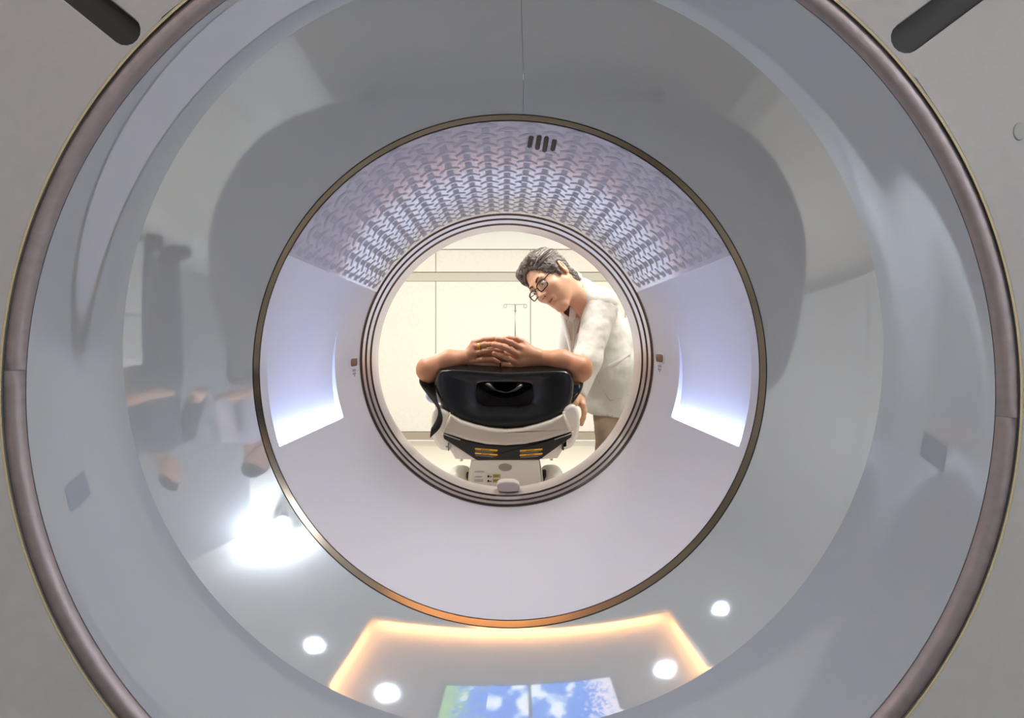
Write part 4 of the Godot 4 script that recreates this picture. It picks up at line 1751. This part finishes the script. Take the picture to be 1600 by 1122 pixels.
func build_strands(t: Node3D, hf: Field, tr: Transform3D):
	# locks combed over the cap of hair
	var g := Geo.new()
	var w := Geo.new()
	for k in 90:
		var a := rng.randf_range(-1.35, 1.35)
		var c := Vector3(sin(a) * 0.086, 0.040 + cos(a) * 0.094, 0)
		var path := []
		var zz := rng.randf_range(0.02, 0.075)
		for i in 5:
			var z := zz - 0.03 * i
			var s := sqrt(maxf(0.05, 1.0 - pow((z + 0.014) / 0.112, 2)))
			path.append(tr * Vector3(c.x * s + 0.004 * sin(i + k), 0.040 + (c.y - 0.040) * s + rng.randf_range(0.0, 0.006), z))
		if k % 3 == 0:
			w.tube(path, 0.0022, 5, 0.0008)
		else:
			g.tube(path, 0.0026, 5, 0.001)
	tag(part("hair_lock", g, mats.hair_dark, t), "darker locks of hair", "", "", "stuff")
	tag(part("hair_lock", w, mats.hair_light, t), "greying locks of hair", "", "", "stuff")


func build_glasses(t: Node3D, tr: Transform3D):
	var fr := Geo.new()
	for s: float in [-1.0, 1.0]:
		var path := []
		for j in 25:
			var a := TAU * j / 24
			var x := signf(cos(a)) * pow(absf(cos(a)), 0.65) * 0.0245
			var y := signf(sin(a)) * pow(absf(sin(a)), 0.65) * 0.0165
			path.append(tr * Vector3(s * 0.0335 + x, -0.004 + y - 0.12 * absf(x) * (1 if y < 0 else 0), 0.108 - absf(s * 0.0335 + x) * 0.16))
		fr.tube(path, 0.0024, 8)
	fr.tube([tr * Vector3(-0.0105, 0.002, 0.107), tr * Vector3(0, 0.005, 0.109), tr * Vector3(0.0105, 0.002, 0.107)], 0.0022, 8)
	var g := part("glasses_frame", fr, mats.frame_black, t)
	for s: float in [-1.0, 1.0]:
		var tm := Geo.new()
		tm.tube([tr * Vector3(s * 0.057, 0.004, 0.098), tr * Vector3(s * 0.074, 0.006, 0.08), tr * Vector3(s * 0.081, 0.006, 0.0), tr * Vector3(s * 0.079, -0.012, -0.03)], 0.0020, 8)
		part("temple", tm, mats.frame_black, g)
		var ln := Geo.new()
		var ring := PackedVector3Array()
		for j in 24:
			var a := TAU * j / 24
			ring.append(tr * Vector3(s * 0.0335 + 0.023 * cos(a), -0.004 + 0.0155 * sin(a), 0.107 - absf(s * 0.0335 + 0.023 * cos(a)) * 0.16))
		ln.fan(ring)
		part("lens", ln, mats.lens, g)


func build_patient():
	var t := thing("person", "patient lying on the table with hands folded over the head", "person", Vector3(0.01, 0.80, -2.6))
	var skin := []
	# --- hands and forearms
	var f := Field.new(P(652, 600, 2.20).min(P(652, 600, 2.0)), P(925, 518, 2.0).max(P(925, 518, 2.24)), 0.0034)
	f.bone(P(670, 576.5, 2.06), P(700, 563.5, 2.075), 0.042, 0.036, 0.02)
	f.bone(P(700, 564, 2.075), P(733, 558.5, 2.09), 0.037, 0.0275, 0.02, Vector3(1, 1, 1))
	f.bone(P(906, 575.5, 2.06), P(878, 564, 2.075), 0.043, 0.038, 0.02)
	f.bone(P(878, 565, 2.075), P(845, 559.5, 2.085), 0.039, 0.0285, 0.02)
	# upper arms run back to the shoulders
	f.bone(P(671, 579, 2.065), P(690, 590, 2.2), 0.041, 0.048, 0.02)
	f.bone(P(905, 578, 2.065), P(888, 590, 2.2), 0.042, 0.048, 0.02)
	skin.append([f.mesh(), Transform3D()])
	var h := Field.new(P(718, 584, 2.16).min(P(718, 584, 2.02)), P(862, 519, 2.02).max(P(862, 519, 2.17)), 0.0024)
	var w1 := P(727, 559, 2.09)
	h.bone(w1, P(735, 557, 2.088), 0.027, 0.022, 0.01)
	for q in [[741, 536, 0.0125, 2.088], [743, 542.5, 0.0125, 2.078], [741, 553, 0.0125, 2.074], [737, 564.5, 0.012, 2.078]]:
		h.bone(P(731, 557, 2.088), P(q[0], q[1], q[3]), 0.020, q[2], 0.012)
	finger(h, [P(741, 536, 2.088), P(756, 531.5, 2.078), P(772, 530.2, 2.086), P(780, 530.6, 2.092)], 0.0108, 0.0085)
	finger(h, [P(743, 542.5, 2.078), P(757, 539.0, 2.066), P(773, 538.0, 2.074), P(783, 539, 2.085)], 0.0108, 0.0085)
	finger(h, [P(741, 553, 2.074), P(757, 549.0, 2.063), P(774, 547.2, 2.072), P(784, 549, 2.084)], 0.0108, 0.0085)
	finger(h, [P(737, 564.5, 2.078), P(753, 562.2, 2.064), P(770, 562.0, 2.066), P(779, 566.0, 2.07)], 0.0105, 0.0078)
	h.bone(P(727, 560, 2.09), P(741, 566, 2.082), 0.021, 0.0155, 0.012)
	finger(h, [P(735, 566, 2.085), P(748, 569.5, 2.078), P(762, 569.5, 2.076), P(777, 570.5, 2.078)], 0.0145, 0.0095, 0.006)
	h.bone(P(745, 556, 2.098), P(806, 557, 2.10), 0.019, 0.019, 0.005)
	skin.append([h.mesh(), Transform3D()])
	h = Field.new(h.lo, h.lo + Vector3(h.n - Vector3i.ONE) * h.h, 0.0024)
	h.bone(P(848, 560, 2.085), P(838, 557, 2.082), 0.0275, 0.023, 0.01)
	for q in [[815.5, 534.5, 0.0125, 2.085], [811.5, 543, 0.013, 2.068], [809.5, 554, 0.013, 2.062], [808, 566.5, 0.0125, 2.064]]:
		h.bone(P(839, 557, 2.082), P(q[0], q[1], q[3]), 0.021, q[2], 0.014)
	finger(h, [P(815.5, 534.5, 2.085), P(806, 530.0, 2.078), P(795, 528.8, 2.082), P(788, 529.5, 2.088)], 0.0105, 0.0082)
	finger(h, [P(811.5, 543, 2.068), P(799, 536, 2.050), P(787, 531.6, 2.048), P(777.5, 530.6, 2.054)], 0.0112, 0.0092)
	finger(h, [P(809.5, 554, 2.062), P(795, 546, 2.043), P(782, 541.0, 2.040), P(771.5, 538.8, 2.046)], 0.0114, 0.0094)
	finger(h, [P(808, 566.5, 2.064), P(794, 560, 2.044), P(782, 555.0, 2.040), P(772.5, 552.4, 2.045)], 0.0112, 0.009)
	h.bone(P(842, 563, 2.085), P(816, 566.5, 2.07), 0.024, 0.0175, 0.012)
	finger(h, [P(828, 569, 2.08), P(813, 572.0, 2.072), P(800, 572.5, 2.07), P(787, 570.0, 2.072)], 0.015, 0.0095, 0.008)
	skin.append([h.mesh(), Transform3D()])
	# --- head, crown to the camera, face up
	var htr := Transform3D(Basis(Vector3.RIGHT, Vector3.BACK, Vector3.UP) , P(789, 571, 2.235))
	htr.basis = Basis(Vector3.LEFT, Vector3.BACK, Vector3.UP).scaled(Vector3.ONE * 0.9)
	skin.append([head_field().mesh(), htr])
	var body := Field.new(Vector3(-0.30, 0.78, -3.1), Vector3(0.34, 1.12, -2.2), 0.013)
	body.bone(Vector3(0.01, 0.96, -2.36), Vector3(0.01, 0.88, -2.5), 0.055, 0.065, 0.03)
	body.bone(Vector3(-0.13, 0.88, -2.48), Vector3(0.15, 0.88, -2.48), 0.055, 0.055, 0.04)
	body.bone(Vector3(0.01, 0.87, -2.55), Vector3(0.01, 0.88, -2.95), 0.065, 0.075, 0.05)
	body.bone(P(690, 590, 2.2), Vector3(-0.15, 0.91, -2.45), 0.048, 0.055, 0.03)
	body.bone(P(888, 590, 2.2), Vector3(0.17, 0.91, -2.45), 0.048, 0.055, 0.03)
	skin.append([body.mesh(), Transform3D()])
	part("body", joined(skin), mats.skin_tan, t)
	var hair := Field.new(Vector3(-0.11, -0.08, -0.13), Vector3(0.11, 0.15, 0.12), 0.005)
	hair.blob(Vector3(0, 0.034, -0.014), Vector3(0.084, 0.094, 0.102), Basis(), 0.01)
	hair.blob(Vector3(0, -0.03, 0.098), Vector3(0.074, 0.098, 0.070), Basis(), 0.008, true)
	hair.slice(Vector3(0, -0.06, 0), Vector3.DOWN)
	hair.ripple(0.006, 40.0, 6)
	part("hair", joined([[hair.mesh(), htr]]), mats.hair_black, t)
	# --- ring
	var ring := Geo.new()
	var rc := P(749.3, 541.0, 2.0725)
	var ax := (P(757, 539.0, 2.066) - P(743, 542.5, 2.078)).normalized()
	var bb := Basis(Quaternion(Vector3.UP, ax))
	ring.lathe(rc, [Vector2(0.0112, -0.0036), Vector2(0.0126, -0.0034), Vector2(0.0129, 0), Vector2(0.0126, 0.0034), Vector2(0.0112, 0.0036)], 28, bb)
	ring.ball(rc + Vector3(-0.001, 0.002, 0.0125), Vector3(0.0045, 0.0045, 0.002), Basis(), 12, 0.6)
	part("gold_ring", ring, mats.gold, t)
	# --- gown, trousers and the dark sleeves
	var gown := Field.new(Vector3(-0.33, 0.76, -3.75), Vector3(0.34, 1.10, -2.14), 0.014)
	gown.bone(Vector3(-0.10, 0.875, -2.50), Vector3(0.12, 0.875, -2.50), 0.078, 0.078, 0.04)
	gown.bone(Vector3(0.01, 0.888, -2.62), Vector3(0.01, 0.898, -3.0), 0.080, 0.094, 0.05)
	gown.bone(Vector3(-0.08, 0.90, -3.0), Vector3(-0.09, 0.89, -3.6), 0.095, 0.07, 0.04)
	gown.bone(Vector3(0.10, 0.90, -3.0), Vector3(0.11, 0.89, -3.6), 0.095, 0.07, 0.04)
	gown.bone(Vector3(-0.258, 0.893, -2.22), Vector3(-0.20, 0.885, -2.6), 0.032, 0.045, 0.03)
	gown.bone(Vector3(0.215, 0.88, -2.40), Vector3(0.21, 0.87, -2.7), 0.035, 0.045, 0.03)
	gown.ripple(0.010, 14.0, 12)
	part("gown", gown, mats.gown, t)
	for q in [[P(688, 594, 2.19), Vector3(-0.15, 0.905, -2.44)], [P(894, 597, 2.17), Vector3(0.17, 0.905, -2.44)]]:
		var s := Field.new(q[0].min(q[1]) - Vector3.ONE * 0.1, q[0].max(q[1]) + Vector3.ONE * 0.1, 0.009)
		s.bone(q[0], q[1], 0.052, 0.064, 0.01)
		s.slice(q[0], q[0] - q[1])
		s.ripple(0.006, 30.0, 13)
		part("sleeve", s, mats.navy, t)


func build_pillow():
	var g := Geo.new()
	var o := [[748, 592], [757, 595.5], [766, 600.5], [778, 608.0], [789, 611.2], [801, 607.6], [812, 602], [822, 596.5], [832, 592], [826, 626], [812, 637], [789, 642], [766, 637], [752, 626]]
	g.prism(pxs(spline(o, 3), 2.164), Vector3(0, 0, -0.22), 0.006)
	var o2 := part("head_pillow", g, mats.pillow)
	tag(o2, "white pillow under the patient's head inside the black head support", "pillow")


func standing(x: float, z: float, turn: float, label: String, shirt: Material, legs: Material, hair: Material):
	var t := thing("person", label, "person", Vector3(x, 0, z))
	var b := Basis(Vector3.UP, turn)
	var at := Transform3D(b, Vector3(x, 0, z))
	var skin := [[head_field().mesh(), at * Transform3D(Basis(), Vector3(0, 1.60, 0.02))]]
	var f := Field.new(Vector3(-0.36, 0.0, -0.2), Vector3(0.36, 1.5, 0.3), 0.014)
	f.bone(Vector3(0, 1.46, -0.01), Vector3(0, 1.30, -0.01), 0.055, 0.09, 0.04)
	for s: float in [-1.0, 1.0]:
		f.bone(Vector3(s * 0.21, 1.33, 0), Vector3(s * 0.28, 1.08, 0.02), 0.05, 0.042, 0.03)
		f.bone(Vector3(s * 0.28, 1.08, 0.02), Vector3(s * 0.16, 1.02, 0.22), 0.042, 0.03, 0.02)
		f.bone(Vector3(s * 0.16, 1.02, 0.22), Vector3(s * 0.08, 1.02, 0.26), 0.032, 0.024, 0.02)
		f.bone(Vector3(s * 0.09, 0.85, 0), Vector3(s * 0.10, 0.08, 0), 0.07, 0.04, 0.03)
	f.bone(Vector3(0, 1.28, 0), Vector3(0, 0.9, 0), 0.12, 0.12, 0.05)
	skin.append([f.mesh(), at])
	part("body", joined(skin), mats.skin_pale, t)
	var c := Field.new(Vector3(-0.36, 0.75, -0.22), Vector3(0.36, 1.5, 0.24), 0.016)
	c.bone(Vector3(0, 1.30, 0), Vector3(0, 0.92, 0), 0.145, 0.15, 0.06)
	for s: float in [-1.0, 1.0]:
		c.bone(Vector3(s * 0.06, 1.38, -0.01), Vector3(s * 0.21, 1.33, 0), 0.06, 0.06, 0.04)
		c.bone(Vector3(s * 0.21, 1.33, 0), Vector3(s * 0.28, 1.10, 0.02), 0.065, 0.058, 0.03)
	part("shirt", joined([[c.mesh(), at]]), shirt, t)
	c = Field.new(Vector3(-0.25, 0.0, -0.2), Vector3(0.25, 1.0, 0.2), 0.016)
	for s: float in [-1.0, 1.0]:
		c.bone(Vector3(s * 0.08, 0.90, 0), Vector3(s * 0.10, 0.48, 0.01), 0.11, 0.08, 0.03)
		c.bone(Vector3(s * 0.10, 0.48, 0.01), Vector3(s * 0.105, 0.08, 0), 0.08, 0.07, 0.03)
	part("trousers", joined([[c.mesh(), at]]), legs, t)
	var h := Field.new(Vector3(-0.11, -0.1, -0.13), Vector3(0.11, 0.15, 0.12), 0.007)
	h.blob(Vector3(0, 0.034, -0.014), Vector3(0.084, 0.094, 0.102), Basis(), 0.01)
	h.blob(Vector3(0, -0.03, 0.098), Vector3(0.074, 0.098, 0.070), Basis(), 0.008, true)
	part("hair", joined([[h.mesh(), at * Transform3D(Basis(), Vector3(0, 1.60, 0.02))]]), hair, t)
	for s: float in [-1.0, 1.0]:
		var g := Geo.new()
		g.ball(at * Vector3(s * 0.105, 0.04, 0.05), Vector3(0.05, 0.05, 0.14), b, 14, 0.8)
		part("shoe", g, mats.slot, t)


# ---------------------------------------------------------------- the scene
const LED := 0.055
const COVE := 0.85
const DOWN := 1.3
const DOWN_GLOW := 12.0
const SKY := 0.08
const SKY_GLOW := 2.0
const GLARE := 1.6
const FAR := 4.6


func _ready():
	rng.seed = 7
	var cam := Camera3D.new()
	cam.name = "camera"
	add_child(cam)
	cam.position = Vector3(0, CAMY, 0)
	cam.projection = Camera3D.PROJECTION_FRUSTUM
	cam.near = 0.05
	cam.far = 60.0
	cam.size = 1122.0 / F * cam.near
	cam.frustum_offset = Vector2((800.0 - PX) / F, -(561.0 - PY) / F) * cam.near
	cam.current = true
	var we := WorldEnvironment.new()
	we.name = "environment"
	var e := Environment.new()
	e.background_mode = Environment.BG_COLOR
	e.background_color = Color(0.02, 0.02, 0.02)
	e.tonemap_mode = Environment.TONE_MAPPER_LINEAR
	e.tonemap_exposure = 1.0
	e.sdfgi_enabled = true
	e.ssao_enabled = true
	e.ssil_enabled = true
	we.environment = e
	add_child(we)
	make_materials()
	build_room()
	build_near_side()
	build_scanner()
	build_table()
	build_holder()
	build_stand()
	build_pillow()
	build_patient()
	build_doctor()
	standing(2.1, 1.74, -PI / 2, "standing visitor in pale lavender shirt and dark grey trousers by the grey door", mats.lavender, mats.dark_cloth, mats.hair_black)
	standing(2.45, 1.30, -PI / 2, "standing visitor in dark teal top behind the drawer cabinet", mats.teal, mats.dark_cloth, mats.hair_black)


func make_materials():
	var m := mat(Color(0.65, 0.65, 0.645), 0.5)
	mats.cover = grain(m, 3.0, 0.03)
	mats.bump = mat(Color(0.85, 0.80, 0.78), 0.4)
	m = mat(Color(0.80, 0.82, 0.84), 0.03, 0.40, 1.0)
	m.clearcoat_enabled = true
	m.clearcoat = 1.0
	m.clearcoat_roughness = 0.02
	mats.bowl = m
	m = mat(Color(0.88, 0.87, 0.885), 0.5, 0.0, 0.4)
	mats.tunnel = m
	m = mat(Color(0.85, 0.83, 0.835), 0.11, 0.0, 0.5)
	mats.lining = m
	mats.print = mat(Color(0.74, 0.72, 0.725), 0.8, 0.0, 0.1)
	mats.print_dark = mat(Color(0.45, 0.44, 0.46), 0.7)
	mats.slot = mat(Color(0.11, 0.10, 0.11), 0.6)
	mats.button = mat(Color(0.60, 0.61, 0.60), 0.5)
	mats.trim = mat(Color(0.72, 0.67, 0.52), 0.5)
	mats.rubber = mat(Color(0.13, 0.11, 0.10), 0.5)
	m = mat(Color(0.66, 0.62, 0.63), 0.5, 0.95)
	mats.band = grain(m, 6.0, 0.12, 0.03, 3)
	mats.patch_face = mat(Color(0.66, 0.69, 0.72), 0.2, 0.2, 1.0)
	mats.ring = mat(Color(0.55, 0.50, 0.45), 0.12, 1.0)
	mats.seal = mat(Color(0.20, 0.16, 0.15), 0.25)
	mats.rim = mat(Color(0.74, 0.71, 0.70), 0.18, 0.1, 0.6)
	mats.lip = mat(Color(0.84, 0.80, 0.78), 0.22, 0.1, 0.8)
	mats.laser_glass = mat(Color(0.22, 0.11, 0.10), 0.2, 0.0, 0.3)
	mats.led = glow(Color(0.75, 0.84, 1.0), 8.0)
	mats.floor = grain(mat(Color(0.86, 0.84, 0.79), 0.35), 9.0, 0.1, 0.2, 2)
	mats.floor_edge = mat(Color(0.76, 0.74, 0.71), 0.4)
	mats.joint = mat(Color(0.72, 0.71, 0.67), 0.8)
	mats.white_wall = mat(Color(0.93, 0.93, 0.92), 0.7)
	mats.panel = grain(mat(Color(0.92, 0.905, 0.87), 0.6), 2.0, 0.03, 0.04, 5)
	mats.side_panel = mat(Color(0.86, 0.86, 0.84), 0.6)
	mats.rail = grain(mat(Color(0.80, 0.79, 0.74), 0.6), 4.0, 0.08, 0.08, 4)
	mats.base = grain(mat(Color(0.70, 0.66, 0.59), 0.6), 5.0, 0.1, 0.1, 6)
	mats.ceiling = mat(Color(0.90, 0.90, 0.89), 0.8)
	mats.grey = mat(Color(0.55, 0.55, 0.55), 0.6)
	mats.grey_metal = mat(Color(0.62, 0.62, 0.62), 0.35, 0.8)
	mats.trolley = mat(Color(0.48, 0.48, 0.52), 0.4)
	mats.door = mat(Color(0.74, 0.75, 0.77), 0.5)
	m = mat(Color(0.86, 0.67, 0.55), 0.5)
	m.subsurf_scatter_enabled = true
	m.subsurf_scatter_strength = 0.15
	mats.skin_pale = grain(m, 14.0, 0.06, 0.1, 21)
	m = mat(Color(0.74, 0.52, 0.39), 0.5)
	m.subsurf_scatter_enabled = true
	m.subsurf_scatter_strength = 0.12
	mats.skin_tan = grain(m, 14.0, 0.08, 0.1, 22)
	mats.eye = mat(Color(0.85, 0.82, 0.78), 0.2)
	mats.iris = mat(Color(0.10, 0.06, 0.05), 0.2)
	mats.lips = mat(Color(0.68, 0.42, 0.36), 0.45)
	mats.mouth = mat(Color(0.35, 0.17, 0.14), 0.6)
	mats.hair_grey = grain(mat(Color(0.45, 0.41, 0.385), 0.6), 30.0, 0.4, 0.15, 23)
	mats.brow = mat(Color(0.20, 0.165, 0.15), 0.7)
	mats.hair_dark = mat(Color(0.32, 0.285, 0.265), 0.5)
	mats.hair_light = mat(Color(0.66, 0.62, 0.59), 0.5)
	mats.hair_black = mat(Color(0.06, 0.05, 0.05), 0.5)
	mats.frame_black = mat(Color(0.05, 0.045, 0.045), 0.3)
	m = mat(Color(0.9, 0.95, 1.0, 0.08), 0.02)
	m.transparency = BaseMaterial3D.TRANSPARENCY_ALPHA
	mats.lens = m
	m = mat(Color(0.85, 0.835, 0.81), 0.8)
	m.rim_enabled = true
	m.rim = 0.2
	mats.coat = m
	mats.coat_seam_and_shade = mat(Color(0.74, 0.72, 0.69), 0.9)  # greyer than the coat; colours both seams and painted lapel shadow
	mats.shirt = mat(Color(0.22, 0.13, 0.11), 0.8)
	mats.trousers = mat(Color(0.66, 0.58, 0.50), 0.85)
	mats.navy = mat(Color(0.13, 0.18, 0.30), 0.85)
	mats.gown = mat(Color(0.74, 0.78, 0.90), 0.85)
	mats.pillow = mat(Color(0.88, 0.85, 0.83), 0.9)
	mats.gold = mat(Color(0.95, 0.75, 0.35), 0.2, 1.0)
	mats.lavender = mat(Color(0.80, 0.78, 0.86), 0.9)
	mats.teal = mat(Color(0.34, 0.40, 0.43), 0.9)
	mats.dark_cloth = mat(Color(0.31, 0.32, 0.35), 0.9)
	mats.cradle = mat(Color(0.74, 0.71, 0.66), 0.4)
	mats.cream = mat(Color(0.86, 0.82, 0.74), 0.4)
	mats.black = mat(Color(0.06, 0.055, 0.055), 0.55)
	mats.black_label = mat(Color(0.05, 0.05, 0.05), 0.6)
	mats.yellow = mat(Color(0.90, 0.68, 0.12), 0.5)
	mats.yellow_dull = mat(Color(0.74, 0.66, 0.36), 0.5)
	mats.table = mat(Color(0.88, 0.86, 0.83), 0.35)
	mats.grille = mat(Color(0.70, 0.68, 0.66), 0.5)
	mats.gloss_black = mat(Color(0.04, 0.038, 0.039), 0.25, 0.0, 0.5)
	mats.matt_black = mat(Color(0.03, 0.03, 0.03), 0.45, 0.0, 0.3)
	mats.strap = mat(Color(0.06, 0.055, 0.055), 0.9)
